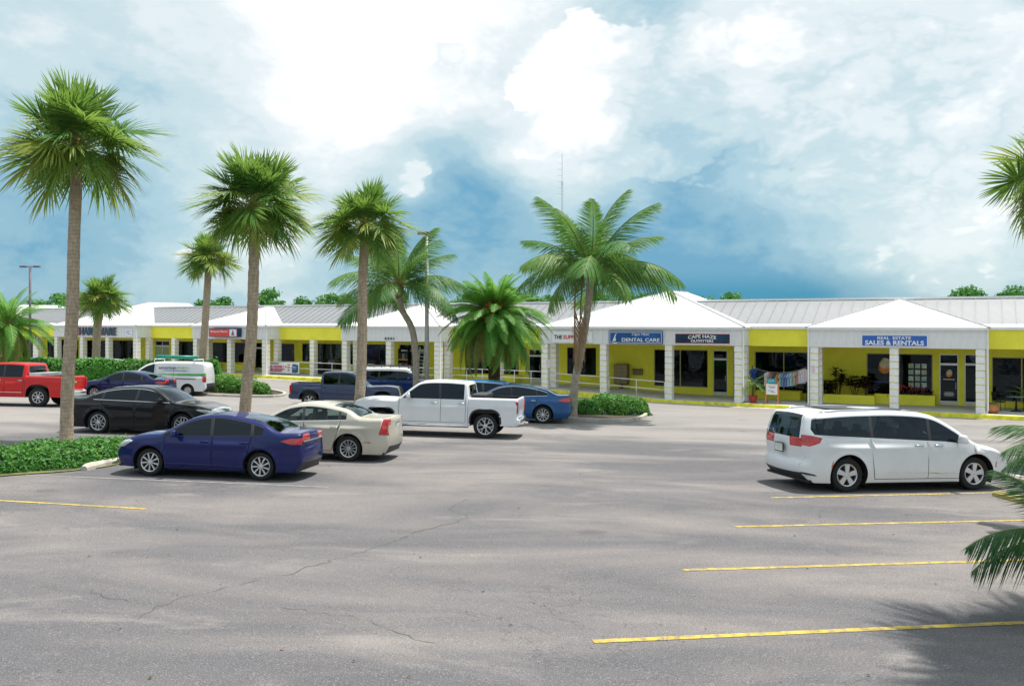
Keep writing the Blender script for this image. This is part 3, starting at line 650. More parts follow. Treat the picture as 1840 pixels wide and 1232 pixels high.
def car(name, label, sp, M, paint, gls=M_GLD, group='vehicles parked in the lot'):
    root = thing(name, label, sp.get('cat', 'car'), M, group)
    wb, wd, Rt, Rr = sp['wb'], sp['w'], sp['Rt'], sp['Rr']; sill = sp.get('sill', .2); r0 = sp.get('r', .10)
    path, tags = spline(sp['path']); zr = path[:, 1].max(); xf, xr = path[:, 0].max(), path[:, 0].min()
    b0, b1 = sp['belt']; belt = lambda x: b0 + b1 * x
    tum = sp.get('tum', .2); cf, pf = sp.get('nose', (.22, .9)); cr, pr = sp.get('tail', (.14, .7))
    axl = (wb / 2, -wb / 2); Ra = sp.get('Ra', Rt + .07); ae = sp.get('ae', 2.0); az = sp.get('az', Rt)
    def Wf(P):
        x, z = P[:, 0], P[:, 1]; w = np.full(len(P), wd / 2); bl = belt(x)
        w -= .07 * np.clip((.5 - z) / .35, 0, 1) ** 2
        w -= .035 * np.clip((z - .68) / np.maximum(bl - .68, .1), 0, 1) ** 2
        t = np.clip((z - bl) / np.maximum(zr - bl, .1), 0, 1); w -= tum * t ** 1.15
        zc_ = sp.get('crease', b0 - .14) - .02 * x; w += .022 * np.exp(-((z - zc_) / np.where(z > zc_, .022, .10)) ** 2)
        w -= cf * np.clip((x - (xf - pf)) / pf, 0, 1) ** 2.4 + cr * np.clip(((xr + pr) - x) / pr, 0, 1) ** 2.4
        for ax in axl: w += .018 * np.exp(-((np.hypot(x - ax, z - az) - Ra - .02) / .05) ** 2) * (z < bl)
        e = np.clip(1 - seg_dist(P, path) / r0, 0, 1); w -= r0 * (1 - np.sqrt(np.maximum(0, 1 - e * e)))
        return w
    # outlines in side view
    sil = [tuple(p) for p in path] + [(x, sill) for x in np.linspace(path[-1][0], path[0][0], 50)[1:-1]]
    def inset(off, tg=('windshield', 'roof', 'rear_window')):
        o = []
        for i in range(1, len(path) - 1):
            if tags[i] in tg:
                d = path[i + 1] - path[i - 1]; d = d / np.hypot(*d); q = path[i] + np.array([d[1], -d[0]]) * -off if False else path[i] + np.array([-(-d[1]), -d[0] * -1]) * 0
                nrm = np.array([d[1], -d[0]]); nrm = nrm if nrm[1] < 0 else -nrm
                q = path[i] + nrm * off; o.append((q[0], q[1]))
        return o
    def dlo(off, lift):
        o = inset(off); xs = [p[0] for p in o]
        poly = o + [(min(xs) - .3, .3), (max(xs) + .3, .3)]
        poly = clip(poly, -b1, 1, b0 + lift)
        poly = clip(poly, 1, -sp.get('cslope', 0), sp['dx'][0] - sp.get('cslope', 0) * b0); poly = clip(poly, -1, -sp.get('fslope', 0), -sp['dx'][1] - sp.get('fslope', 0) * b0)
        return poly
    outer, inner = dlo(sp.get('o1', .06), .012), dlo(sp.get('o1', .06) + .016, .026)
    panes = []; cuts = sp['cuts']; sl = sp.get('cslant', .08)
    edges_ = [sp['dx'][1] + 9] + list(cuts) + [sp['dx'][0] - 9]
    for a, b in zip(edges_, edges_[1:]):
        g = sp.get('pill', .04)
        q = clip(clip(inner, -1, sl, -(a - g) + sl * b0), 1, -sl, (b + g) - sl * b0)
        if len(q) > 2: panes.append(q)
    doors = sp['doors']; seams = []
    for x in doors:
        x0, x1 = x if isinstance(x, tuple) else (x, x)
        seams.append(band([(x0, belt(x0) + .01), ((x0 + x1) / 2 + .0, (b0 + sill) / 2), (x1, sill + .07)], .013))
    seams.append(band([(doors[0] if not isinstance(doors[0], tuple) else doors[0][1], sill + .075), (doors[-1][1] if isinstance(doors[-1], tuple) else doors[-1], sill + .075)], .012))
    for p in sp.get('lines', []): seams.append(band(p, .012))
    lamps = [('headlight', p, M_HEAD) for p in sp.get('head', [])] + [('taillight', p, M_TAIL) for p in sp.get('tails', [])] + [('side_marker', p, M_AMB) for p in sp.get('amber', [])] + [('trim', p, sp.get('trimmat', M_PLAST)) for p in sp.get('trims', [])] + [('trim', p, M_CHROME) for p in sp.get('chromes', [])] + [(n_, p, m_) for n_, p, m_ in sp.get('decals', [])]
    arches = [circ(ax, az, Ra, 40, ae) for ax in axl]
    polys = [sil, outer, inner] + panes + seams + [l[1] for l in lamps] + arches
    V, E = [], []
    for q in polys:
        k = len(V); V += [Vector(p) for p in q]; E += [(k + i, k + (i + 1) % len(q)) for i in range(len(q))]
    mid = path[1:-1]; dd = path[2:] - path[:-2]; dd /= np.hypot(*dd.T)[:, None]; cen = np.array([0, .6])
    nn = np.stack([dd[:, 1], -dd[:, 0]], 1); nn *= np.sign(((cen - mid) * nn).sum(1))[:, None] + (((cen - mid) * nn).sum(1) == 0)[:, None]
    for o in (.04, .14, .32, .6, 1.0):
        Q = mid + nn * r0 * o; k = inside(Q, sil) & (seg_dist(Q, path) > r0 * o * .8)
        V += [Vector(p) for p in Q[k]]
    gx, gzz = np.meshgrid(np.arange(xr, xf, .085), np.arange(sill, zr, .07)); Q = np.stack([gx.ravel() + rnd.uniform(-.01, .01), gzz.ravel()], 1)
    Q = Q[inside(Q, sil)]; Q = Q[seg_dist(Q, path) > r0 * 1.1]; V += [Vector(p) for p in Q]
    vs, es, fs, _, _, _ = geometry.delaunay_2d_cdt(V, E, [], 0, 1e-5)
    P = np.array([v[:] for v in vs]); T = np.array([f[:] for f in fs]); C = P[T].mean(1)
    lab = np.zeros(len(T), int); regs = [None]
    def put(mask, nm, m, push=0.0): regs.append((nm, m, push)); lab[mask & (lab == 0)] = len(regs) - 1
    dead = ~inside(C, sil)
    for a in arches: dead |= inside(C, a)
    lab[dead] = -1
    for q in panes: put(inside(C, q), 'side_window', gls, .006)
    put(inside(C, inner), 'pillar', M_PLAST, .004)
    put(inside(C, outer), 'window_trim', sp.get('dlomat', M_PLAST), .002)
    sm = np.zeros(len(T), bool)
    for q in seams: sm |= inside(C, q)
    put(sm, 'panel_gap', M_BLACK, .012)
    for n_, q, m_ in lamps: put(inside(C, q), n_, m_, 0.0)
    dxs = [((x if isinstance(x, tuple) else (x, x))) for x in doors]
    for (a0, a1), (c0, c1) in zip(dxs, dxs[1:]):
        t = np.clip((C[:, 1] - sill) / (b0 - sill), 0, 1); xa = a1 + (a0 - a1) * t; xc_ = c1 + (c0 - c1) * t
        put((C[:, 0] < xa) & (C[:, 0] > xc_) & (C[:, 1] > sill + .075) & (C[:, 1] < belt(C[:, 0])), 'door', paint)
    put(lab == 0, 'body', paint)
    Wd = Wf(P); ep = .004
    gxn = (Wf(P + [ep, 0]) - Wf(P - [ep, 0])) / (2 * ep); gzn = (Wf(P + [0, ep]) - Wf(P - [0, ep])) / (2 * ep)
    Nm = np.stack([-gxn, np.ones(len(P)), -gzn], 1); Nm /= np.linalg.norm(Nm, axis=1)[:, None]
    def surf(nm, verts, faces, norms, m):
        me = bpy.data.meshes.new(nm); me.from_pydata([tuple(v) for v in verts], [], [tuple(map(int, f)) for f in faces]); me.materials.append(m)
        me.polygons.foreach_set('use_smooth', [True] * len(faces)); me.normals_split_custom_set_from_vertices([tuple(n) for n in norms]); me.update()
        return link(nm, me, root)
    for ri in range(1, len(regs)):
        nm, m, push = regs[ri]; tf = T[lab == ri]
        if not len(tf): continue
        comps = [tf]
        if nm in ('pillar', 'side_window', 'taillight', 'headlight', 'side_marker', 'window_trim'):     # one object for each connected piece
            par = {v: v for v in tf.ravel().tolist()}
            def fd(v):
                while par[v] != v: par[v] = par[par[v]]; v = par[v]
                return v
            for a_, b_, c_ in tf.tolist(): par[fd(a_)] = fd(b_); par[fd(b_)] = fd(c_)
            rt = np.array([fd(v) for v in tf[:, 0].tolist()]); comps = [tf[rt == q] for q in np.unique(rt)]
        for tf in comps:
            if len(tf) < 2: continue
            ids, inv = np.unique(tf, return_inverse=True); inv = inv.reshape(tf.shape)
            for sd in (1, -1):
                vv = np.stack([P[ids, 0], sd * (Wd[ids] - push), P[ids, 1]], 1); nn_ = Nm[ids] * [1, sd, 1]
                ff = inv if sd < 0 else inv[:, ::-1]
                surf(nm, vv, ff, nn_, m)
    # the skin over the top: nose, bonnet, windscreen, roof, tail
    ye = Wf(path); n = len(path); tg = np.gradient(path, axis=0); tg /= np.hypot(*tg.T)[:, None]
    no = np.stack([tg[:, 1], -tg[:, 0]], 1); flip = np.where(((path - cen) * no).sum(1) < 0, -1, 1); no *= flip[:, None]
    CR = {'bumper': .09, 'nose': .07, 'hood': .035, 'windshield': .05, 'roof': .03, 'rear_window': .05, 'trunk': .03, 'rear': .07, 'rear_bumper': .08, 'cabback': .0, 'bed': .0, 'tailgate': .0}
    crn = np.array([CR.get(t, .03) for t in tags]); k = np.ones(7) / 7; crn = np.convolve(np.pad(crn, 3, 'edge'), k, 'valid')
    fr = sorted(set([-1, -.93, -.8, -.62, -.45, -.3, -.15, 0, .15, .3, .45, .62, .8, .93, 1])); nf = len(fr); fa = np.array(fr)
    X = path[:, None, 0] + no[:, None, 0] * crn[:, None] * (1 - fa**2); Z = path[:, None, 1] + no[:, None, 1] * crn[:, None] * (1 - fa**2); Yv = ye[:, None] * fa[None]
    G3 = np.stack([X, Yv, Z], 2); du = np.gradient(G3, axis=0); dv = np.gradient(G3, axis=1); NN = np.cross(du, dv); NN /= np.linalg.norm(NN, axis=2)[:, :, None] + 1e-9
    fl_ = np.sign((NN[:, nf // 2, 0] * no[:, 0] + NN[:, nf // 2, 2] * no[:, 1]).mean()); NN *= fl_
    grid = {}
    for i in range(n - 1):
        for j in range(nf - 1):
            fm = abs((fr[j] + fr[j + 1]) / 2); t = tags[i]
            if t == 'windshield': w_ = ('windshield', gls if gls is not M_GLD else M_GLC) if fm < .92 else ('body', paint)
            elif t == 'rear_window': w_ = ('rear_window', gls) if fm < .9 else ('body', paint)
            elif t == 'cabglass': w_ = ('rear_window', gls) if fm < .75 else ('body', paint)
            elif t == 'nose': w_ = (('headlight', j > nf // 2), M_HEAD) if fm > .55 else ('grille', sp.get('grille', M_PLAST))
            elif t == 'tails': w_ = (('taillight', j > nf // 2), M_TAIL) if fm > sp.get('tf', .5) else ('trunk_lid', paint)
            elif t == 'rear_chrome': w_ = ('rear_trim', M_CHROME)
            elif t == 'bumper': w_ = ('front_bumper', sp.get('bump', paint))
            elif t == 'rear_bumper': w_ = ('rear_bumper', sp.get('bump', paint))
            elif t == 'valance': w_ = ('valance', M_PLAST)
            elif t in ('bed',): continue
            elif t in ('trunk', 'rear'): w_ = ('trunk_lid', paint)
            else: w_ = (t, paint)
            grid.setdefault(w_[0], (w_[1], []))[1].append((i, j))
    for nm, (m, cells) in grid.items():
        ids = {}; vv, nn_, ff = [], [], []
        def vi(i, j):
            if (i, j) not in ids: ids[(i, j)] = len(vv); vv.append(G3[i, j]); nn_.append(NN[i, j])
            return ids[(i, j)]
        for i, j in cells:
            q = (vi(i, j), vi(i + 1, j), vi(i + 1, j + 1), vi(i, j + 1)); ff.append(q if fl_ > 0 else q[::-1])
        surf(nm[0] if isinstance(nm, tuple) else nm, vv, ff, nn_, m)
    # underside, wheel wells, cabin
    hw = wd / 2 - .1
    MB().bb(xr + .12, xf - .12, -hw + .05, hw - .05, sill + .0, sill + .05).bb(-wb / 2 + Ra, wb / 2 - Ra, -hw, hw, sill - .03, sill + .12).bb(xr + .35, xf - .35, -.35, .35, sill - .06, sill + .1).build('underbody', M_BLACK, root)
    for ax in axl:
        for sd in (-1, 1):
            ring = circ(ax, az, Ra + .012, 28, ae); wl = MB(); ya, yb2 = sd * (wd / 2 - .05), sd * (wd / 2 - .42)
            for a, b in zip(ring, ring[1:] + ring[:1]):
                if (a[1] + b[1]) / 2 > sill - .02: wl.quad((a[0], ya, a[1]), (b[0], ya, b[1]), (b[0], yb2, b[1]), (a[0], yb2, a[1]))
            wl.poly([(p[0], yb2, max(sill, p[1])) for p in ring]); wl.build('wheel_well', M_BLACK, root)
    ty, hb, ri_ = wheel_meshes(sp.get('wkey', name), Rt, Rr, sp.get('tw', .215), sp['rim'])
    for ax in axl:
        for sd in (1, -1):
            w = link('wheel', hb, root); w.location = (ax, sd * (wd / 2 - .05 - sp.get('tw', .215) / 2 + sp.get('poke', 0)), Rt)
            w.rotation_euler = (0, rnd.uniform(0, 6.28), 0 if sd > 0 else math.pi)
            link('tyre', ty, w); link('rim', ri_, w)
    st = sp.get('seatmat', M_SEAT); c0 = sp.get('seat', .0); zb_ = sill + .12
    MB().bb(sp['dx'][0] + .1, sp['dx'][1] - .1, -hw + .06, hw - .06, zb_ + .02, zb_ + .06).build('cabin_floor', M_DARK, root)
    MB().box((sp['dx'][1] - .12, 0, b0 - .12), (.45, wd - .4, .22)).build('dashboard', M_DARK, root, bevel=.05)
    for x in [c0] + sp.get('rows', [c0 - .95]):
        for sd in (-1, 1):
            zt_ = min(zr - .16, b0 + .30)
            MB().box((x + .08, sd * .36, zb_ + .24), (.5, .46, .3)).box((x - .22, sd * .36, (zb_ + zt_ - .2) / 2 + .1), (.16, .44, zt_ - .2 - zb_), Matrix.Rotation(-.2, 3, 'Y')).box((x - .34, sd * .36, zt_ - .07), (.09, .24, .17)).build('seat', st, root, bevel=.04)
    # mirrors, handles
    xm = sp['dx'][1] - sp.get('mx', .30); wm = float(Wf(np.array([[xm, belt(xm)]]))[0]); ms = sp.get('mir', 1.0)
    for sd in (1, -1):
        mm = MB().box((0, 0, 0), (.13 * ms, .19 * ms, .15 * ms), None, 0, .75).build('mirror', sp.get('mirmat', paint), root, smooth=True, bevel=.04 * ms)
        mm.location = (xm, sd * (wm + .13 * ms), belt(xm) + .085 * ms)
        MB().tube([(-.0, -sd * .16 * ms, -.07 * ms), (0, 0, -.04 * ms)], .025, 6).build('arm', M_PLAST, mm)
        for hx in sp['handles']:
            hz = sp.get('hz', b0 - .11) - .03 * 0; wy = float(Wf(np.array([[hx, hz]]))[0])
            MB().tube([(hx - .10, sd * (wy - .004), hz), (hx - .08, sd * (wy + .03), hz + .005), (hx + .08, sd * (wy + .03), hz + .005), (hx + .10, sd * (wy - .004), hz)], .016, 6).build('door_handle', sp.get('hmat', paint), root, smooth=True)
    return root, path, Wf
def at_car(pA, pB, wb, fwd, track, sc=1.0, near=None):
    """pA, pB: ground points under the near-side rear and front wheels; returns matrix with x forward"""
    x = (pB - pA); x.z = 0; x.normalize(); x = (x - GN * x.dot(GN)).normalized(); y = GN.cross(x).normalized()
    side = 1 if fwd == 'left' else -1                 # which flank of the car faces the camera: its left (+y) or right (-y)
    c = pA + x * (wb / 2 * sc) - y * side * (track / 2 * sc); c.z = gz(c.x, c.y)
    return Matrix(((x.x, y.x, GN.x, c.x), (x.y, y.y, GN.y, c.y), (x.z, y.z, GN.z, c.z), (0, 0, 0, 1))) @ Matrix.Diagonal((sc, sc, sc, 1))
def paint(name, col, metal=.25, rough=.32): return mat(name, col, rough, metal, var=.03, vs=2, coat=.65, spec=.15)
M_NAVY = paint('royal navy paint', (.0022, .009, .095), .0); M_BLKP = paint('black paint', (.0035, .004, .008), 0); M_BEIGE = paint('champagne paint', (.54, .505, .425), .2)
M_WHP = paint('white paint', (.72, .73, .76), .0); M_GRYP = paint('slate grey paint', (.045, .062, .125), .3); M_BLUP = paint('lake blue paint', (.02, .095, .26), .45); M_REDP = paint('red paint', (.55, .012, .012), .1)
M_DNAV = paint('deep navy paint', (.003, .010, .075), .0); M_CYAN = paint('bright blue paint', (.015, .17, .42), .3); M_SILV = paint('silver paint', (.5, .51, .53), .5)

def sedan(xf, xr, zn, xc, zc, xrf, zr, xrr, xt, zt, wb, w, Rt, Rr, rim, belt, cuts, doors, **k):
    p = [(xf - .10, .19, 'bumper'), (xf - .015, .36, 'bumper'), (xf, .50, 'bumper'), (xf - .05, zn - .12, 'nose'), (xf - .16, zn, 'hood'),
         ((xf + xc) / 2 + .1, zn + (zc - zn) * .62, 'hood'), (xc + .12, zc - .02, 'hood'), (xc, zc, 'windshield'), (xrf + (xc - xrf) * .38, zc + (zr - zc) * .66, 'windshield'), (xrf, zr - .045, 'roof'), ((xrf * .55 + xrr * .45), zr, 'roof'),
         (xrr, zr - .055, 'rear_window'), (xt + (xrr - xt) * .42, zt + (zr - zt) * .52, 'rear_window'), (xt, zt, 'trunk'), (xr + .10, zt - k.get('tdrop', .01), 'trunk'), (xr + .035, zt - .035, 'tails'), (xr + .03, zt - .19, 'rear'), (xr + .035, zt - .30, 'rear_bumper'),
         (xr, .60, 'rear_bumper'), (xr + .01, .42, 'valance'), (xr + .10, .24, 'valance')]
    k.setdefault('dx', (xt + .35, xc - .12))
    return dict(path=p, wb=wb, w=w, Rt=Rt, Rr=Rr, rim=rim, belt=belt, cuts=cuts, doors=doors, handles=[cuts[0] + .16, doors[-1][0] + .16 if isinstance(doors[-1], tuple) else doors[-1] + .16], **k)
def tri(x0, z0, x1, z1, h0, h1): return [(x0, z0), (x1, z1), (x1, z1 + h1), (x0, z0 + h0)]

CIVIC = sedan(2.26, -2.27, .76, 1.10, .985, .20, 1.435, -.78, -1.72, 1.085, 2.67, 1.75, .318, .225, (9, 'I', .05, .085), (.945, -.035), [-.16, -1.13], [.98, -.18, (-1.12, -.95)],
              head=[[(2.3, .60), (2.3, .74), (1.85, .83), (1.75, .80), (2.0, .66)]], tails=[[(-2.4, .80), (-2.4, .97), (-2.02, .965), (-1.80, .90), (-2.05, .83)]], amber=[[(2.3, .56), (2.3, .62), (2.1, .66), (2.12, .60)]], wkey='civic', dlomat=M_PLAST, cslant=.12)
TAURUS = sedan(2.50, -2.63, .86, 1.15, 1.06, .30, 1.545, -.95, -1.95, 1.15, 2.868, 1.94, .36, .262, (5, 'O', .045, .1), (1.06, -.02), [-.15, -1.30], [1.10, -.17, (-1.33, -1.05)],
               head=[[(2.6, .70), (2.6, .80), (2.0, .88), (1.92, .84), (2.25, .74)]], tails=[[(-2.8, .86), (-2.8, 1.10), (-2.45, 1.06), (-2.40, .86)]], wkey='taurus', dlomat=M_CHROME, o1=.055, grille=M_CHROME, cslant=.1)
CTS = sedan(2.36, -2.50, .80, .98, 1.02, .12, 1.475, -.92, -1.72, 1.155, 2.88, 1.84, .335, .232, (12, 'I', .035, .055), (1.0, -.045), [-.20, -1.20], [.98, -.22, (-1.22, -.98)],
            head=[[(2.5, .62), (2.5, .84), (2.2, .84), (2.15, .66)]], tails=[[(-2.6, .70), (-2.6, 1.115), (-2.33, 1.13), (-2.25, .72)]], wkey='cts', dlomat=M_CHROME, seatmat=M_SEATL, tf=.72, crease=.86,
            trims=[[(-2.05, .50), (-1.85, .505), (-1.85, .53), (-2.05, .53)]], trimmat=M_TAIL, hmat=M_CHROME, cslant=.1)
SONATA = sedan(2.36, -2.49, .78, 1.12, 1.0, .18, 1.475, -.85, -1.92, 1.10, 2.805, 1.865, .34, .24, (10, 'I', .04, .06), (.985, -.045), [-.20, -1.18], [1.02, -.22, (-1.2, -1.0)],
               tails=[[(-2.6, .84), (-2.6, 1.04), (-2.15, .98), (-1.98, .90), (-2.3, .84)]], wkey='sonata', dlomat=M_CHROME, hmat=M_CHROME, cslant=.12)
def pickup(xf, xc, xrf, xcb, xr, zh, zc, zr, zbed, wb, w, Rt, Rr, rim, **k):
    p = [(xf - .10, .42, 'bumper'), (xf - .0, .50, 'bumper'), (xf - .01, .66, 'nose'), (xf - .06, zh - .16, 'nose'), (xf - .14, zh - .02, 'hood'), ((xf + xc) / 2 + .2, zh + .05, 'hood'), (xc + .1, zc, 'hood'), (xc, zc + .02, 'windshield'),
         (xrf + (xc - xrf) * .4, zc + (zr - zc) * .64, 'windshield'), (xrf, zr - .05, 'roof'), ((xrf + xcb) / 2, zr, 'roof'), (xcb + .10, zr - .03, 'cabback', 1), (xcb + .04, zr - .13, 'cabglass', 1), (xcb - .02, zbed + .06, 'cabback', 1), (xcb - .03, zbed, 'bed', 1), (xr + .07, zbed, 'tailgate', 1),
         (xr + .03, zbed - .06, 'tailgate'), (xr + .05, .72, 'rear_bumper', 1), (xr - .06, .66, 'rear_bumper', 1), (xr - .06, .50, 'valance', 1), (xr + .06, .44, 'valance')]
    return dict(path=p, wb=wb, w=w, Rt=Rt, Rr=Rr, rim=rim, sill=k.pop('sill', .44), r=.075, tum=.17, nose=(.10, .5), tail=(.03, .2), cat='pickup truck', xcb=xcb, zbed=zbed, xr=xr, bump=M_CHROME, mir=1.35, tw=.26, o1=.075, o2=.11, dx=(xcb + .14, xc - .15), **k)
def add_bed(res, sp, inner=M_PLAST):
    root, path, Wf = res; xb0, xb1, z1, z0 = sp['xr'] + .10, sp['xcb'] - .035, sp['zbed'], sp['zbed'] - .52
    y1 = float(Wf(np.array([[(xb0 + xb1) / 2, z1]]))[0]); y0 = y1 - .06; b = MB()
    b.quad((xb0, -y0, z0), (xb1, -y0, z0), (xb1, y0, z0), (xb0, y0, z0))
    for s_ in (-1, 1): b.quad((xb0, s_ * y0, z0), (xb1, s_ * y0, z0), (xb1, s_ * y0, z1 - .005), (xb0, s_ * y0, z1 - .005)); b.quad((xb0, s_ * y0, z1 - .005), (xb1, s_ * y0, z1 - .005), (xb1, s_ * (y1 + .01), z1 - .002), (xb0, s_ * (y1 + .01), z1 - .002))
    for x in (xb0, xb1): b.quad((x, -y0, z0), (x, y0, z0), (x, y0, z1 - .005), (x, -y0, z1 - .005))
    b.build('bed', inner, root)
    y2 = float(Wf(np.array([[sp['xr'] + .1, z1 - .1]]))[0])
    for s_ in (-1, 1): MB().bb(sp['xr'] + .012, sp['xr'] + .12, s_ * y2 - .10, s_ * y2 + .005, z1 - .50, z1 - .10).build('taillight', M_TAIL, root, bevel=.015)
    return root
# plates on tails: small part shared by all
def plate(root, x, z): MB().bb(x - .012, x, -.155, .155, z - .08, z + .08).build('licence_plate', M_PLATE, root); MB().bb(x - .008, x + .01, -.175, .175, z - .1, z + .1).build('plate_frame', M_PLAST, root)

# left row, nose towards the planted bed
stall = (G(267, 853.5) - G(470, 862)); stall.z = 0; stall.normalize()
def row(px, py, sp, sc=1.0, rot=0.0, d=None):
    a = G(px, py); v = Matrix.Rotation(R(rot), 3, 'Z') @ (d or stall); return at_car(a, a + v, sp['wb'], 'left', sp['w'] - .3, sc)
c = car('sedan', 'royal blue four-door sedan nearest the camera, parked beside the concrete wheel stop', CIVIC, row(470, 862, CIVIC, .93), M_NAVY)
plate(c[0], -2.26 - .01, .80); MB().bb(-2.30, -2.26, -.62, .62, .885, .91).build('rear_trim', M_CHROME, c[0])
c = car('sedan', 'champagne beige sedan between the blue sedan and the white pickup', CTS, row(627, 828, CTS, .945), M_BEIGE, M_GLC); plate(c[0], -2.52, .9)
SIERRA = pickup(2.85, 1.25, .42, -1.22, -2.95, 1.19, 1.22, 1.90, 1.36, 3.645, 2.03, .415, .29, (6, 'Y', .06, .045), belt=(1.28, -.0), cuts=[-.26], doors=[1.18, -.28, -1.14], handles=[-.05, -1.0], hz=1.16, Ra=.52, ae=3.2, az=.44, wkey='sierra', seat=.25,
                head=[[(3.0, .88), (3.0, 1.12), (2.72, 1.12), (2.66, .90)]], lines=[[(-1.22, 1.34), (-1.22, .46)]], crease=1.05, hmat=M_CHROME, mirmat=M_CHROME)
c = car('pickup_truck', 'white crew-cab pickup truck in the middle of the lot', SIERRA, row(872, 787, SIERRA, .94), M_WHP); add_bed(c, SIERRA)
for s_ in (-1, 1):
    MB().tube([(1.25, s_ * .98, .40), (-1.25, s_ * .98, .40)], .055, 8).build('running_board', M_CHROME, c[0], smooth=True)
    for ax in (1.8225, -1.8225):
        ring = [p for p in circ(ax, .44, .535, 60, 3.2) if p[1] > .46]; ring.sort(key=lambda p: -math.atan2(p[1] - .44, p[0] - ax))
        MB().tube([(x, s_ * 1.005, z) for x, z in ring], .035, 6).build('wheel_arch_moulding', M_PLAST, c[0], smooth=True)
MB().box((-1.55, 0, 1.34), (.5, 1.7, .26)).build('toolbox', mat('black toolbox', (.04, .042, .045), .5), c[0], bevel=.03)
MB().tube([(-2.98, 0, .5), (-3.18, 0, .5)], .04, 6).build('tow_hitch', M_CHROME, c[0])
c = car('sedan', 'lake blue sedan parked beside the leafy island with the coconut palm', SONATA, row(975, 760.5, SONATA, 1.0, 4), M_BLUP); plate(c[0], -2.51, .8)
HATCH = dict(path=[(2.05, .25, 'bumper'), (2.15, .45, 'bumper'), (2.14, .62, 'nose'), (2.05, .82, 'hood'), (1.6, 1.0, 'hood'), (1.15, 1.08, 'windshield'), (.65, 1.42, 'windshield'), (.25, 1.63, 'roof'), (-.6, 1.70, 'roof'), (-1.6, 1.66, 'roof'), (-1.92, 1.60, 'rear_window'), (-2.1, 1.18, 'rear'), (-2.17, .95, 'rear'), (-2.2, .7, 'rear_bumper'), (-2.2, .45, 'valance'), (-2.1, .3, 'valance')],
             wb=2.65, w=1.82, Rt=.34, Rr=.22, rim=(10, 'I', .04, .06), belt=(1.06, -.02), cuts=[.0, -.95], doors=[.95, -.02, (-1.0, -.85)], handles=[.15, -.8], dx=(-1.75, 1.0), tum=.2, cat='suv', tails=[[(-2.3, 1.0), (-2.3, 1.4), (-2.02, 1.4), (-1.9, 1.0)]], wkey='hatch', dlomat=M_CHROME)
car('suv', 'bright blue hatchback SUV hidden behind the white pickup bed', HATCH, row(884, 757, HATCH, .93, 2), M_CYAN)
TACOMA = pickup(2.62, 1.02, .20, -1.25, -2.75, 1.08, 1.10, 1.79, 1.22, 3.57, 1.90, .39, .24, (6, 'I', .08, .1), belt=(1.16, -.0), cuts=[-.38], doors=[.98, -.40, -1.2], handles=[-.2, -1.05], hz=1.05, Ra=.49, ae=2.5, az=.42, wkey='tacoma', seat=.1, crease=.95)
a = G(556, 733); d = -stall
c = car('pickup_truck', 'slate grey crew-cab pickup truck behind the beige sedan', TACOMA, at_car(a, a + Matrix.Rotation(R(8), 3, 'Z') @ d, 3.57, 'right', 1.6, .92), M_GRYP); add_bed(c, TACOMA)
FJ = dict(path=[(2.0, .45, 'bumper'), (2.06, .6, 'bumper'), (2.04, .8, 'nose'), (1.98, 1.08, 'hood'), (1.5, 1.17, 'hood'), (1.05, 1.19, 'windshield'), (.85, 1.5, 'windshield'), (.66, 1.74, 'roof'), (0, 1.81, 'roof'), (-1.6, 1.80, 'roof'), (-1.95, 1.76, 'rear_window'), (-2.1, 1.2, 'rear'), (-2.14, .9, 'rear_bumper'), (-2.16, .6, 'valance'), (-2.1, .45, 'valance')],
          wb=2.69, w=1.9, Rt=.4, Rr=.23, rim=(6, 'I', .08, .1), belt=(1.18, 0), cuts=[.0, -1.0], doors=[.95, -.05, (-.9, -.8)], handles=[.2, -.7], dx=(-1.95, .95), tum=.16, cat='suv', sill=.45, wkey='fj', o1=.16, r=.08, bump=M_PLAST, decals=[('roof_side', [(-2.2, 1.55), (1.0, 1.55), (1.0, 2.0), (-2.2, 2.0)], M_WHP)])
a = G(668, 720)
c = car('suv', 'dark blue SUV with white roof and black rack beyond the grey pickup', FJ, at_car(a, a + Matrix.Rotation(R(8), 3, 'Z') @ d, 2.69, 'right', 1.6, .95), paint('dark blue paint', (.012, .04, .16)))
for o in c[0].children:
    if o.name.split('.')[0] == 'roof': o.data.materials[0] = M_WHP
rk = MB()
for y in (-.6, .6): rk.tube([(.6, y, 1.93), (-1.7, y, 1.93)], .025, 6)
for x in (.6, .1, -.4, -.9, -1.3, -1.7): rk.tube([(x, -.6, 1.93), (x, .6, 1.93)], .02, 6); rk.tube([(x, -.6, 1.93), (x, -.62, 1.78)], .02, 6); rk.tube([(x, .6, 1.93), (x, .62, 1.78)], .02, 6)
rk.build('roof_rack', M_PLAST, c[0])
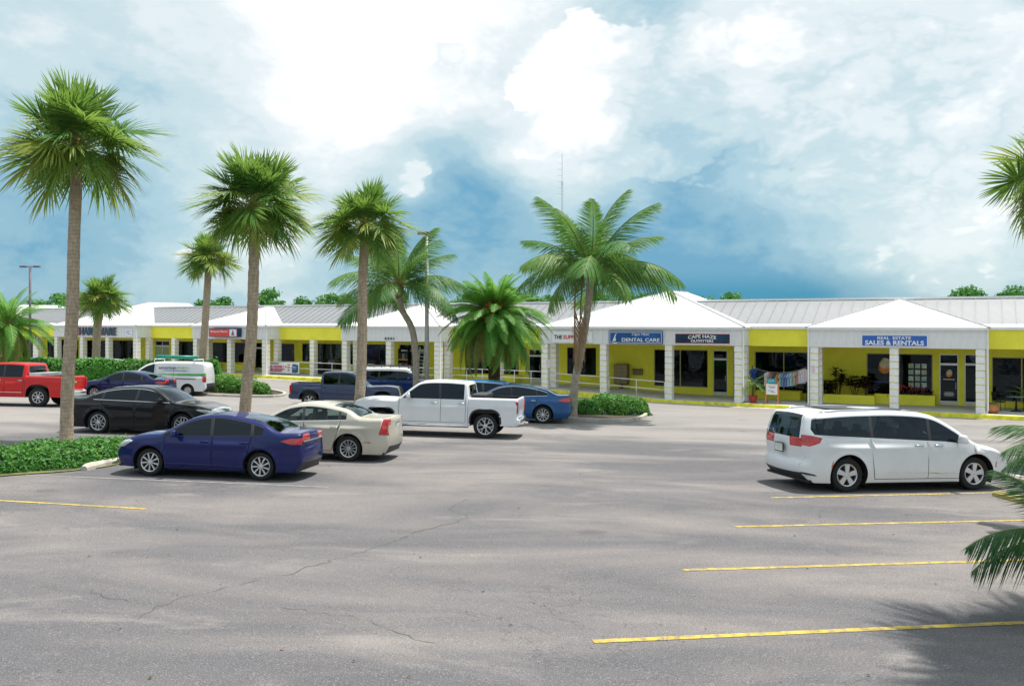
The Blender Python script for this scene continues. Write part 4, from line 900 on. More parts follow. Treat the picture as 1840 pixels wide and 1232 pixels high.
# right-hand minivan
VAN = dict(path=[(2.48, .22, 'bumper'), (2.60, .40, 'bumper'), (2.61, .58, 'bumper'), (2.55, .70, 'nose'), (2.42, .84, 'hood'), (2.0, .98, 'hood'), (1.62, 1.08, 'windshield'), (1.10, 1.43, 'windshield'), (.58, 1.69, 'roof'), (-.15, 1.77, 'roof'), (-1.2, 1.765, 'roof'), (-2.15, 1.71, 'roof'), (-2.42, 1.66, 'rear_window'), (-2.50, 1.45, 'rear_window'), (-2.56, 1.17, 'tails'), (-2.555, .98, 'rear'), (-2.50, .68, 'rear_bumper'), (-2.59, .60, 'rear_bumper'), (-2.57, .42, 'valance'), (-2.45, .28, 'valance')],
           wb=3.09, w=2.0, Rt=.36, Rr=.24, rim=(5, 'I', .16, .24), belt=(1.07, -.045), cuts=[.42, -.98], doors=[1.52, .36, (-1.02, -.92)], handles=[.62, .14], dx=(-2.22, 1.40), cslope=-.55, tum=.20, cat='minivan', hz=.98, tail=(.20, .6), wkey='van', dlomat=M_CHROME, hmat=M_CHROME, tf=.40, o1=.085, pill=.035, rows=[-.6, -1.5], seat=.55, mir=1.25, Ra=.44,
           tails=[[(-2.7, 1.0), (-2.7, 1.19), (-2.42, 1.19), (-2.14, 1.14), (-2.20, 1.03), (-2.4, .96)]], head=[[(2.7, .72), (2.5, .82), (2.05, .93), (2.15, .85), (2.45, .72)]], amber=[[(-1.98, .50), (-1.95, .62), (-1.90, .70), (-1.93, .56)], [(2.02, .50), (2.06, .62), (2.10, .62), (2.08, .50)]],
           chromes=[[(-.60, .40), (1.10, .37), (1.10, .39), (-.60, .43)]], seatmat=M_SEATL, crease=.93, trims=[[(-2.7, .40), (-2.7, .44), (-2.3, .38), (-2.25, .34)]])
a, b = G(1518, 883), G(1754, 879)
for k_, q_ in enumerate(VAN['path']): VAN['path'][k_] = ((q_[0] * .975, q_[1] * .955) + tuple(q_[2:]))
c = car('minivan', 'white minivan parked alone on the right beside the wheel stops', VAN, at_car(a, b, 3.09, 'right', 1.7, 1.0), M_WHP, glass('van glass', (.4, .5, .55), .9, .4)); plate(c[0], -2.60, .86)
for s_ in (-1, 1): MB().tube([(.35, s_ * .64, 1.60), (.2, s_ * .66, 1.675), (-1.0, s_ * .67, 1.715), (-1.95, s_ * .66, 1.675), (-2.1, s_ * .64, 1.62)], .022, 6).build('roof_rail', M_CHROME, c[0], smooth=True)
MB().bb(-1.7, .1, -.5, .5, 1.705, 1.722).build('sunroof', M_PLAST, c[0], bevel=.02)
# further rows on the left
a = G(178, 777.5); b = G(330, 768)
c = car('sedan', 'black four-door sedan with flower-shaped wheels behind the front hedge', TAURUS, at_car(a, a + Vector((1, -.09, 0)), 2.868, 'right', 1.62, .94), M_BLKP)
for s_ in (-1, 1): MB().bb(1.35, 1.62, s_ * .965 - .012, s_ * .965 + .012, .80, .83).build('fender_vent', M_CHROME, c[0])
SILV = pickup(2.85, 1.25, .42, -1.22, -2.95, 1.20, 1.22, 1.92, 1.36, 3.645, 2.03, .43, .265, (8, 'I', .05, .07), belt=(1.28, -.0), cuts=[-.26], doors=[1.18, -.28, -1.14], handles=[-.05, -1.0], hz=1.15, Ra=.54, ae=3.0, az=.45, wkey='silverado', seat=.25, crease=1.05,
              lines=[[(-1.22, 1.34), (-1.22, .46)]], chromes=[[(-1.1, .62), (1.1, .62), (1.1, .645), (-1.1, .645)]], hmat=M_CHROME, poke=.04)
c = car('pickup_truck', 'red crew-cab pickup truck with a silver bed toolbox', SILV, row(70, 730.5, SILV, .95, 6), M_REDP); add_bed(c, SILV)
MB().box((-1.6, 0, 1.42), (.55, 1.75, .16)).box((-1.6, 0, 1.3), (.5, 1.6, .25)).build('toolbox', mat('diamond plate', (.62, .63, .65), .35, .6), c[0], bevel=.015)
MB().bb(-2.952, -2.93, -.13, .13, 1.05, 1.12).build('tailgate_emblem', mat('gold emblem', (.6, .45, .12), .4), c[0])
c = car('sedan', 'deep navy sedan between the red pickup and the white cargo van', dict(CIVIC, wkey='civic_far'), row(262, 719, CIVIC, .96, 3), M_DNAV); plate(c[0], -2.27, .80)
NV = dict(path=[(2.15, .3, 'bumper'), (2.30, .5, 'bumper'), (2.27, .7, 'nose'), (2.1, .96, 'hood'), (1.75, 1.12, 'hood'), (1.62, 1.15, 'windshield'), (1.15, 1.52, 'windshield'), (.75, 1.74, 'roof'), (.2, 1.84, 'roof'), (-1.6, 1.86, 'roof'), (-2.2, 1.82, 'roof'), (-2.32, 1.74, 'rear'), (-2.42, 1.1, 'rear'), (-2.44, .7, 'rear_bumper'), (-2.46, .45, 'rear_bumper'), (-2.38, .34, 'valance')],
          wb=2.925, w=1.73, Rt=.31, Rr=.19, rim=(4, 'D', .1, .1), belt=(1.10, -.0), cuts=[.30], doors=[1.40, .38, (-.65, -.65)], handles=[.5], dx=(.42, 1.5), tum=.14, cat='van', wkey='nv', o1=.10, o2=.12, sill=.26, bump=M_PLAST, tail=(.08, .3),
          tails=[[(-2.6, .78), (-2.6, 1.08), (-2.26, 1.08), (-2.26, .78)]], decals=[('decal_panel', [(.10, 1.28), (.06, 1.62), (-1.5, 1.64), (-1.58, 1.56), (-1.58, 1.30), (-1.5, 1.26)], mat('pale decal', (.62, .64, .68), .4)), ('stripe', [(.2, 1.17), (.2, 1.20), (-2.5, 1.25), (-2.5, 1.11), (-.8, 1.10)], mat('green stripe', (.12, .48, .10), .4, var=.3)), ('door_track', [(-.75, .92), (-1.9, .90), (-1.9, .95), (-.75, .97)], M_BLACK)], lines=[[(-.65, 1.72), (-.65, .3)], [(.36, 1.70), (.36, .3)]])
c = car('cargo_van', 'white cargo van with american lettering, green stripe and green roof tube', NV, row(338, 711, NV, .96, 8), M_WHP); plate(c[0], -2.46, .8)
yv = float(c[2](np.array([[-.6, 1.52]]))[0]); o = text_mb('american', .95, .13, bold=.01).build('lettering', mat('slate ink', (.12, .16, .26), .5), c[0]); o.matrix_local = Matrix.Translation((-.30, yv + .012, 1.535)) @ Matrix.Rotation(math.pi, 4, 'Z') @ Matrix.Rotation(-.16, 4, 'X')
MB().bb(-1.45, -.86, yv + .008, yv + .014, 1.49, 1.58).build('print_block', mat('pale green ink', (.48, .6, .42), .5), c[0]); MB().bb(-1.4, -.1, yv + .03, yv + .036, 1.37, 1.40).build('print_block', MATS['slate ink'], c[0])
rk = MB()
for x in (.45, -1.75): rk.tube([(x, -.72, 1.80), (x, -.70, 2.0), (x, .70, 2.0), (x, .72, 1.80)], .03, 6)
rk.build('roof_bar', M_TRIM, c[0]); MB().tube([(.5, .35, 2.12), (-1.8, .35, 2.12)], .10, 12).build('roof_tube', mat('green tube', (.01, .25, .17), .4), c[0], smooth=True)
# two cars behind the long hedge, only their roofs show
a = G(170, 690)
car('minivan', 'silver minivan roof showing above the long clipped hedge', dict(VAN, wkey='van_far', rim=(6, 'I', .08, .1)), at_car(a, a + UV * -1, 3.09, 'left', 1.7, .95), M_SILV)
a = G(70, 684)
car('sedan', 'pale blue car roof showing above the hedge by the left palm', dict(CTS, wkey='cts_far'), at_car(a, a + UV * -1, 2.88, 'left', 1.7, 1.0), paint('pale blue paint', (.22, .32, .5)))
# ------------------------------------------------------------------ plants
def leafmat(name, c1, c2, c3, trans=.3, vs=9.0, rough=.5):
    m = bpy.data.materials.new(name); m.use_nodes = True; t = m.node_tree; t.nodes.clear()
    tc = nd(t, 'ShaderNodeTexCoord').outputs['Object']; rn = nd(t, 'ShaderNodeObjectInfo').outputs['Random']
    c = mixc(t, ramp(t, noise(t, tc, vs, 3, .6), .32, .68), c1, c2)
    c = mixc(t, mathn(t, 'MULTIPLY', ramp(t, noise(t, tc, vs * .21, 2), .5, .75), .5), c, c3)
    c = mixc(t, mathn(t, 'MULTIPLY', rn, .45), c, c3)
    p = nd(t, 'ShaderNodeBsdfPrincipled', {'Base Color': c, 'Roughness': rough, 'Specular IOR Level': .4})
    tr = nd(t, 'ShaderNodeBsdfTranslucent', {'Color': mixc(t, .5, c, c3)})
    mx = nd(t, 'ShaderNodeMixShader', {0: trans, 1: p.outputs[0], 2: tr.outputs[0]})
    o = nd(t, 'ShaderNodeOutputMaterial'); t.links.new(mx.outputs[0], o.inputs[0]); MATS[name] = m; return m
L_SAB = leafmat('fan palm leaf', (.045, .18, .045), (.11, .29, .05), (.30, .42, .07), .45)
L_SABY = leafmat('yellow green fan palm leaf', (.13, .27, .045), (.24, .37, .06), (.44, .47, .10), .45)  # yellower green leaf mixed among the middle and lower fans
L_COC = leafmat('coconut palm leaf', (.03, .15, .04), (.08, .25, .045), (.23, .36, .06), .4)
L_COCY = leafmat('yellowing coconut leaf', (.20, .27, .05), (.40, .39, .07), (.52, .42, .12), .4)
L_DEAD = leafmat('dead palm leaf', (.22, .11, .05), (.36, .22, .11), (.45, .33, .2), .15)
L_DATE = leafmat('date palm leaf', (.04, .23, .04), (.11, .38, .05), (.26, .48, .08), .45)
L_DATEY = leafmat('old date palm leaf', (.10, .16, .03), (.22, .24, .05), (.38, .30, .06))
L_HEDGE = leafmat('hedge leaf', (.028, .15, .025), (.08, .28, .035), (.20, .40, .05), .25, 22)
L_HEDGE2 = leafmat('far hedge leaf', (.03, .18, .025), (.085, .33, .035), (.20, .46, .06), .25, 14)
L_TREE = leafmat('tree leaf', (.025, .15, .035), (.075, .27, .045), (.15, .36, .07), .3, 3)
L_DARKPL = leafmat('dark planter leaf', (.02, .03, .015), (.04, .03, .02), (.09, .05, .02), .15)
def barkmat(name, c1, c2, ring=9.0, bump=.6):
    m = bpy.data.materials.new(name); m.use_nodes = True; t = m.node_tree; t.nodes.clear()
    tc = nd(t, 'ShaderNodeTexCoord').outputs['Object']; sx = nd(t, 'ShaderNodeSeparateXYZ', {0: tc})
    zz = mathn(t, 'ADD', mathn(t, 'MULTIPLY', sx.outputs[2], ring), mathn(t, 'MULTIPLY', noise(t, tc, 2.0, 3), 2.2))
    rg = mathn(t, 'ABSOLUTE', mathn(t, 'SUBTRACT', mathn(t, 'FRACT', zz), .5))
    n1 = noise(t, nd(t, 'ShaderNodeMapping', {'Vector': tc, 'Scale': (9, 9, 3)}).outputs[0], 1.6, 5, .7)
    c = mixc(t, ramp(t, n1, .3, .7), c1, c2); c = mixc(t, mathn(t, 'MULTIPLY', ramp(t, rg, .06, .0), .55), c, tuple(q * .4 for q in c1))
    b = nd(t, 'ShaderNodeBump', {'Height': mathn(t, 'ADD', n1, mathn(t, 'MULTIPLY', ramp(t, rg, .0, .1), .6)), 'Strength': bump, 'Distance': .03})
    p = nd(t, 'ShaderNodeBsdfPrincipled', {'Base Color': c, 'Roughness': .9, 'Normal': b.outputs[0], 'Specular IOR Level': .2})
    o = nd(t, 'ShaderNodeOutputMaterial'); t.links.new(p.outputs[0], o.inputs[0]); MATS[name] = m; return m
B_SAB = barkmat('fan palm bark', (.33, .26, .185), (.54, .43, .32)); B_COC = barkmat('coconut bark', (.31, .265, .215), (.54, .46, .38), 7); B_DATE = barkmat('date palm bark', (.07, .045, .025), (.20, .13, .07), 5, 1.0)
B_FIB = mat('palm fibre', (.20, .10, .04), .95, var=.5, vs=9, bump=.8, bs=30); B_TREE = mat('tree bark', (.12, .09, .07), .9, bump=.6)
M_SOIL = mat('mulch', (.06, .045, .03), .95, var=.4, vs=6); M_GRASS = mat('dry grass edge', (.15, .145, .05), .95, var=.35, vs=6, bump=.5)

def blade(b, p0, dr, up, L, w, droop, n=3, curl=0.0):     # tapering strip from p0 along dr, bending down
    side = dr.cross(up); side = side.normalized() if side.length > 1e-4 else Vector((0, 1, 0)); k = len(b.v)
    for i in range(n + 1):
        t = i / n; p = p0 + dr * (L * t) + Vector((0, 0, -droop * L * t * t)) + side * curl * L * t * t
        if i == n: b.v.append(tuple(p))
        else:
            ww = w * (.55 + .9 * t if t < .5 else 1.0 - (t - .5) * 1.2) * .5
            b.v.append(tuple(p - side * ww)); b.v.append(tuple(p + side * ww))
    for i in range(n - 1): b.f.append((k + 2 * i, k + 2 * i + 1, k + 2 * i + 3, k + 2 * i + 2)); b.m.append(0)
    b.f.append((k + 2 * n - 2, k + 2 * n - 1, k + 2 * n)); b.m.append(0)
def fan_mesh(seed, droop, m, n=62, Lp=1.0, Lb=.94, pitch=0.0):
    r = random.Random(seed); b = MB(); hub = Vector((Lp, 0, -.06 * Lp)); T = Matrix.Rotation(pitch, 3, 'Y')
    b.tube([(0, 0, 0), (Lp * .5, 0, .03), hub], [.028, .018, .013], 5, 1)
    costa = [hub + T @ Vector((.42 * t, 0, -.22 * t * t * (1 + droop))) for t in (0, .5, 1)]; b.tube(costa, [.013, .010, .004], 4, 1, False)
    for i in range(n):
        a = (i / (n - 1) - .5) * 2; ang = a * R(155) + r.gauss(0, .035); ca = 1 - abs(a); L = Lb * (.74 + .28 * ca) * r.uniform(.86, 1.1)
        base = hub + T @ Vector((.40 * ca ** 1.5, 0, -.20 * ca ** 3 * (1 + droop)))
        dr = T @ Vector((math.cos(ang), math.sin(ang), .26 * math.sin(abs(ang)) - .10 * ca + r.gauss(0, .07))).normalized()
        blade(b, base, dr, T @ Vector((0, 0, 1)), L, .052, droop * r.uniform(.5, 1.6) + .06, 4, r.gauss(0, .05))
    return b.mesh('frond', [m, mat('palm stalk', (.22, .26, .07), .6)])
def feather_mesh(seed, Lr, arch, m, n=72, Ll=.80, w=.036, ldroop=.55, spread=1.0, stalk='palm stalk', t0=.14):
    r = random.Random(seed); b = MB(); P = []
    for i in range(13):
        t = i / 12; P.append(Vector((Lr * (t - arch * .22 * t ** 3), r.gauss(0, .0), -arch * Lr * .52 * t ** 2.2)))
    b.tube(P, [.035 * (1 - .85 * i / 12) for i in range(13)], 5, 1)
    for i in range(n):
        t = t0 + (1 - t0) * i / (n - 1); q = t * 12; k = min(11, int(q)); p = P[k].lerp(P[k + 1], q - k); d = (P[k + 1] - P[k]).normalized()
        L = Ll * (math.sin(math.pi * min(1, .18 + t * .80)) ** .7) * r.uniform(.85, 1.1)
        for sd in (-1, 1):
            dr = (d * (.55 + .5 * t) + Vector((0, sd * spread, 0)) + d.cross(Vector((0, 1, 0))) * -.28 * r.uniform(.3, 1.3)).normalized()
            blade(b, p, dr, d.cross(dr) if True else d, L, w, ldroop * r.uniform(.6, 1.3), 3)
    return b.mesh('frond', [m, mat(stalk, (.22, .26, .07) if stalk == 'palm stalk' else (.2, .12, .06), .6)])
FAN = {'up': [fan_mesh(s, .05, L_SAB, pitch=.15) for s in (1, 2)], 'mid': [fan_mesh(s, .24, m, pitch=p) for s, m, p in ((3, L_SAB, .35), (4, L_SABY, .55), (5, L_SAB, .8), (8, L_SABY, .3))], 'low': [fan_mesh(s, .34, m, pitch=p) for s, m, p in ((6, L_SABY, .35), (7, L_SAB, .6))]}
COC = {'up': [feather_mesh(s, 3.2, .58, L_COC, ldroop=.6) for s in (1, 2)], 'mid': [feather_mesh(s, 3.2, .92, m, ldroop=.95) for s, m in ((3, L_COC), (4, L_COC))], 'low': [feather_mesh(6, 3.0, .95, L_COC, ldroop=1.0), feather_mesh(7, 3.0, .85, L_COC, ldroop=.95), feather_mesh(5, 2.9, 1.0, L_COCY, ldroop=1.0)]}
DAT = {'up': [feather_mesh(11, 2.2, .65, L_DATE, 70, .42, .019, .12, .9)], 'mid': [feather_mesh(s, 2.5, 1.1, L_DATE, 84, .44, .019, .2, .9) for s in (12, 13)], 'low': [feather_mesh(14, 2.5, 1.35, L_DATE, 84, .42, .019, .25, .9), feather_mesh(15, 2.4, 1.45, L_DATEY, 84, .42, .019, .3, .9)]}
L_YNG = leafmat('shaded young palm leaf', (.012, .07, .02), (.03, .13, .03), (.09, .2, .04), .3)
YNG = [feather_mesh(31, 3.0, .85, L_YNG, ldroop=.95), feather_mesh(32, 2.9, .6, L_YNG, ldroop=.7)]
DEADF = feather_mesh(21, 3.4, .10, L_DEAD, 56, .75, .03, .0, .26, 'dead stalk', .38); mat('dead stalk', (.2, .12, .06), .8)
def trunk(path, rad, m, parent, rings=None, k=14, seed=0):
    r = random.Random(seed); P = [Vector(p) for p in path]; n = 0; S = []
    L = sum((P[i + 1] - P[i]).length for i in range(len(P) - 1)); N = max(8, int(L / .16)); out = []; rr = []
    cum = [0.0]
    for i in range(len(P) - 1): cum.append(cum[-1] + (P[i + 1] - P[i]).length)
    for i in range(N + 1):
        s = L * i / N; j = max(q for q in range(len(P)) if cum[q] <= s + 1e-9); j = min(j, len(P) - 2); t = (s - cum[j]) / (cum[j + 1] - cum[j])
        p0 = P[max(0, j - 1)]; p3 = P[min(len(P) - 1, j + 2)]
        q = P[j] * (2 * t**3 - 3 * t**2 + 1) + P[j + 1] * (-2 * t**3 + 3 * t**2) + (P[j + 1] - p0) * .5 * (t**3 - 2 * t**2 + t) + (p3 - P[j]) * .5 * (t**3 - t**2)
        out.append(q); f = i / N
        base = rad[0] + (rad[1] - rad[0]) * f + rad[0] * .18 * max(0, 1 - f * 9) ** 2
        rr.append(base * (1 + .035 * (i % 2) + r.gauss(0, .018)))
    b = MB().tube(out, rr, k); o = b.build('trunk', m, parent, smooth=True); return out
def crown(root, c, kinds, n, el0, el1, scale, seed, pw=1.0, roll=.25, az0=0.0, skip=None):
    r = random.Random(seed)
    for i in range(n):
        f = ((i + .5) / n) ** pw; el = el0 + (el1 - el0) * f + r.gauss(0, 5); az = i * 2.39996 + r.gauss(0, .18) + az0
        key = 'up' if el > 42 else ('mid' if el > -2 else 'low'); me = r.choice(kinds[key]); s = scale * r.uniform(.86, 1.1) * ({'up': .9, 'mid': 1.0, 'low': .86}[key] if kinds is FAN else 1.0)
        if skip and skip(az, el): continue
        o = link('frond', me, root)
        o.matrix_local = Matrix.Translation(Vector(c)) @ Matrix.Rotation(az, 4, 'Z') @ Matrix.Rotation(-R(el), 4, 'Y') @ Matrix.Rotation(r.gauss(0, roll), 4, 'X') @ Matrix.Diagonal((s, s, s, 1))
def palm_root(name, label, base, group): return thing(name, label, 'palm tree', Matrix.Translation(base), group)
def sabal(label, pts, Y, rad, scale, n=36, seed=1, base=None, el=(84, -52)):
    P = [A(px, py, Y) for px, py in pts]; P[0].z = gz(P[0].x, P[0].y) - .05
    root = palm_root('fan_palm', label, P[0], 'fan palms of the lot'); P = [p - root.location for p in P]
    trunk(P, rad, B_SAB, root, seed=seed); top = P[-1]
    MB().lathe([(rad[1] * .95, -.35), (rad[1] * 1.35, -.05), (rad[1] * 1.5, .2), (rad[1] * .9, .5), (.02, .62)], 14, 'z', top).build('crown_base', B_FIB, root, smooth=True)
    crown(root, top + Vector((0, 0, .15)), FAN, n, el[0], el[1], scale, seed, .95, .5)
    return root
sabal('tallest fan palm, by the black sedan', [(119, 795), (122, 690), (130, 560), (133, 430), (139, 282)], 24.0, (.175, .15), 1.08, 52, 1, el=(86, -26))
sabal('full round fan palm rising behind the royal blue sedan', [(436, 788), (444, 690), (452, 600), (456, 480), (458, 385)], 26.0, (.175, .15), .94, 54, 2, el=(86, -28))
sabal('fan palm rising between the beige sedan and the grey pickup', [(640, 774), (648, 690), (651, 600), (652, 500), (656, 420)], 29.0, (.175, .15), .86, 44, 3, el=(86, -28))
sabal('small fan palm standing before the red paint shop sign', [(361, 698), (366, 620), (370, 560), (375, 474)], 54.0, (.24, .20), .98, 44, 4, el=(86, -26))
sabal('short bushy fan palm standing before the HARDWARE letters', [(170, 690), (173, 630), (175, 590), (182, 545)], 57.0, (.26, .24), .96, 46, 5, el=(86, -26))
sabal('fan palm leaning in at the right edge, only its fronds in view', [(1960, 800), (1935, 600), (1915, 440), (1912, 325)], 24.0, (.2, .17), 1.0, 40, 6, el=(86, -45))
def coconut(label, pts, Y, rad, scale, n, seed, el=(80, -30), dead=0):
    P = [A(px, py, Y) for px, py in pts]; P[0].z = gz(P[0].x, P[0].y) - .05
    root = palm_root('coconut_palm', label, P[0], 'coconut palms of the lot'); P = [p - root.location for p in P]
    trunk(P, rad, B_COC, root, seed=seed); top = P[-1]
    MB().lathe([(rad[1] * 1.0, -.45), (rad[1] * 1.5, -.15), (rad[1] * 1.7, .1), (rad[1] * 1.2, .45), (.03, .9)], 14, 'z', top).build('crown_base', B_FIB, root, smooth=True)
    crown(root, top + Vector((0, 0, .1)), COC, n, el[0], el[1], scale, seed, .85, .35)
    for i in range(dead):
        o = link('dead_frond', DEADF, root); s = scale * 1.0
        o.matrix_local = Matrix.Translation(top + Vector((-.35 - .30 * i, -.40, .05))) @ Matrix.Rotation(R(205 + 14 * i), 4, 'Z') @ Matrix.Rotation(R(84 + 2 * i), 4, 'Y') @ Matrix.Diagonal((s, s, s, 1))
    return root
coconut('coconut palm with crooked trunk beside the tall light pole', [(748, 692), (747, 640), (740, 590), (722, 555), (717, 520)], 42.0, (.165, .145), 1.18, 23, 11, el=(88, -4))
coconut('coconut palm with dead hanging fronds on the round leafy island', [(1030, 728), (1033, 690), (1044, 630), (1055, 565), (1062, 490)], 36.0, (.17, .14), 1.22, 25, 13, el=(88, -2), dead=2)
# young palm just outside the right edge: its low fronds reach into view
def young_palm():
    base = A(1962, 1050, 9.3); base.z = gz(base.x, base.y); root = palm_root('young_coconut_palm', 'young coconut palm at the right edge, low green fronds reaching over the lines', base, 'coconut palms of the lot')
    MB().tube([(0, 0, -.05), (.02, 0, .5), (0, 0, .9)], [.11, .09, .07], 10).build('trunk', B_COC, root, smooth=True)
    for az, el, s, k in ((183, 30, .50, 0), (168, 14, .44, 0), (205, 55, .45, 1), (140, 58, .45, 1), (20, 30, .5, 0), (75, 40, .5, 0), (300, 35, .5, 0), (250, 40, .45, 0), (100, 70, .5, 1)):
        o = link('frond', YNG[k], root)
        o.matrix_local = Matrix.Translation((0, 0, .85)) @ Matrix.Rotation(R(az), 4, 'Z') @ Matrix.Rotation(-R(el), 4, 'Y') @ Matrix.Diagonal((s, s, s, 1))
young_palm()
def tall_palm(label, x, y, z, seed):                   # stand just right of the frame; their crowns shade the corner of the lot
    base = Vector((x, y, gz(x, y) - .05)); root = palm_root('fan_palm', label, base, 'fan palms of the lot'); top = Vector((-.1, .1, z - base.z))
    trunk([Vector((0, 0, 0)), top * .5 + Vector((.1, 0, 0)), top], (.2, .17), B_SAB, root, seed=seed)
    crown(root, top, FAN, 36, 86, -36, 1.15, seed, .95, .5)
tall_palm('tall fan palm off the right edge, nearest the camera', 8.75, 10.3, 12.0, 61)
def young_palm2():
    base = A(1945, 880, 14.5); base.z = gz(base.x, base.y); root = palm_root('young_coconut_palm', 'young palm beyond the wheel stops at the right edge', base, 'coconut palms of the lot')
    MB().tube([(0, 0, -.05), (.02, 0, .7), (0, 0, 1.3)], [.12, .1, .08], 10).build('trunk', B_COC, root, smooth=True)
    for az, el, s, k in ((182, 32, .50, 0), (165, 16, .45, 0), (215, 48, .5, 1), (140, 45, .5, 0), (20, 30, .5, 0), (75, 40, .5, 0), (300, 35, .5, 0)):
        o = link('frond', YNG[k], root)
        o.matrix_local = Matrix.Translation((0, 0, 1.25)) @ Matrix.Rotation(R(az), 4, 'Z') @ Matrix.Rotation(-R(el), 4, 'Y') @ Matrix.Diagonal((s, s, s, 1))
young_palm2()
def datepalm(label, px, ytop, Y, seed, n=80, sc=1.0, el=(85, -45), fruit=True):
    base = A(px, 690, Y); base.z = gz(base.x, base.y) - .05; top = A(px, ytop, Y) - base
    root = palm_root('date_palm', label, base, 'date palms of the lot')
    trunk([Vector((0, 0, 0)), top * .5, top], (.24, .26), B_DATE, root, seed=seed)
    bo = MB(); r = random.Random(seed)
    for i in range(int(top.z / .09)):
        z = i * .09; off = (i % 2) * .39
        for j in range(8):
            a = j * math.pi / 4 + off; bo.box((math.cos(a) * .25, math.sin(a) * .25, z), (.10, .10, .12), Matrix.Rotation(a, 3, 'Z') @ Matrix.Rotation(-.5, 3, 'Y'), 0, .5)
    bo.build('leaf_scars', B_DATE, root)['kind'] = 'stuff'
    crown(root, top, DAT, n, el[0], el[1], sc, seed, .8, .3)
    if fruit:
        for az, h in ((250, .9), (262, .45), (292, .85), (240, .2)):
            f = MB(); d = Vector((math.cos(R(az)), math.sin(R(az)), 0)); q0 = top + Vector((0, 0, .2)); tip = q0 + d * .75 + Vector((0, 0, h - .2))
            f.tube([q0, q0.lerp(tip, .6) + Vector((0, 0, .15)), tip], .02, 5)
            for k in range(26):
                e = tip + Vector((r.gauss(0, .10), r.gauss(0, .10), -r.uniform(.1, .42))); f.tube([tip, e], .007, 4, 0, False)
                f.box(e, (.05, .05, .07))
            f.build('fruit_cluster', mat('orange dates', (.55, .13, .02), .6, var=.4, vs=12), root)
datepalm('wide drooping date palm with orange fruit behind the white pickup', 888, 572, 43.0, 31, 170, 1.2, (88, -24))
datepalm('feathery palm at the left edge behind the red pickup', 14, 585, 50.0, 32, 60, 1.2, (85, -35), False)

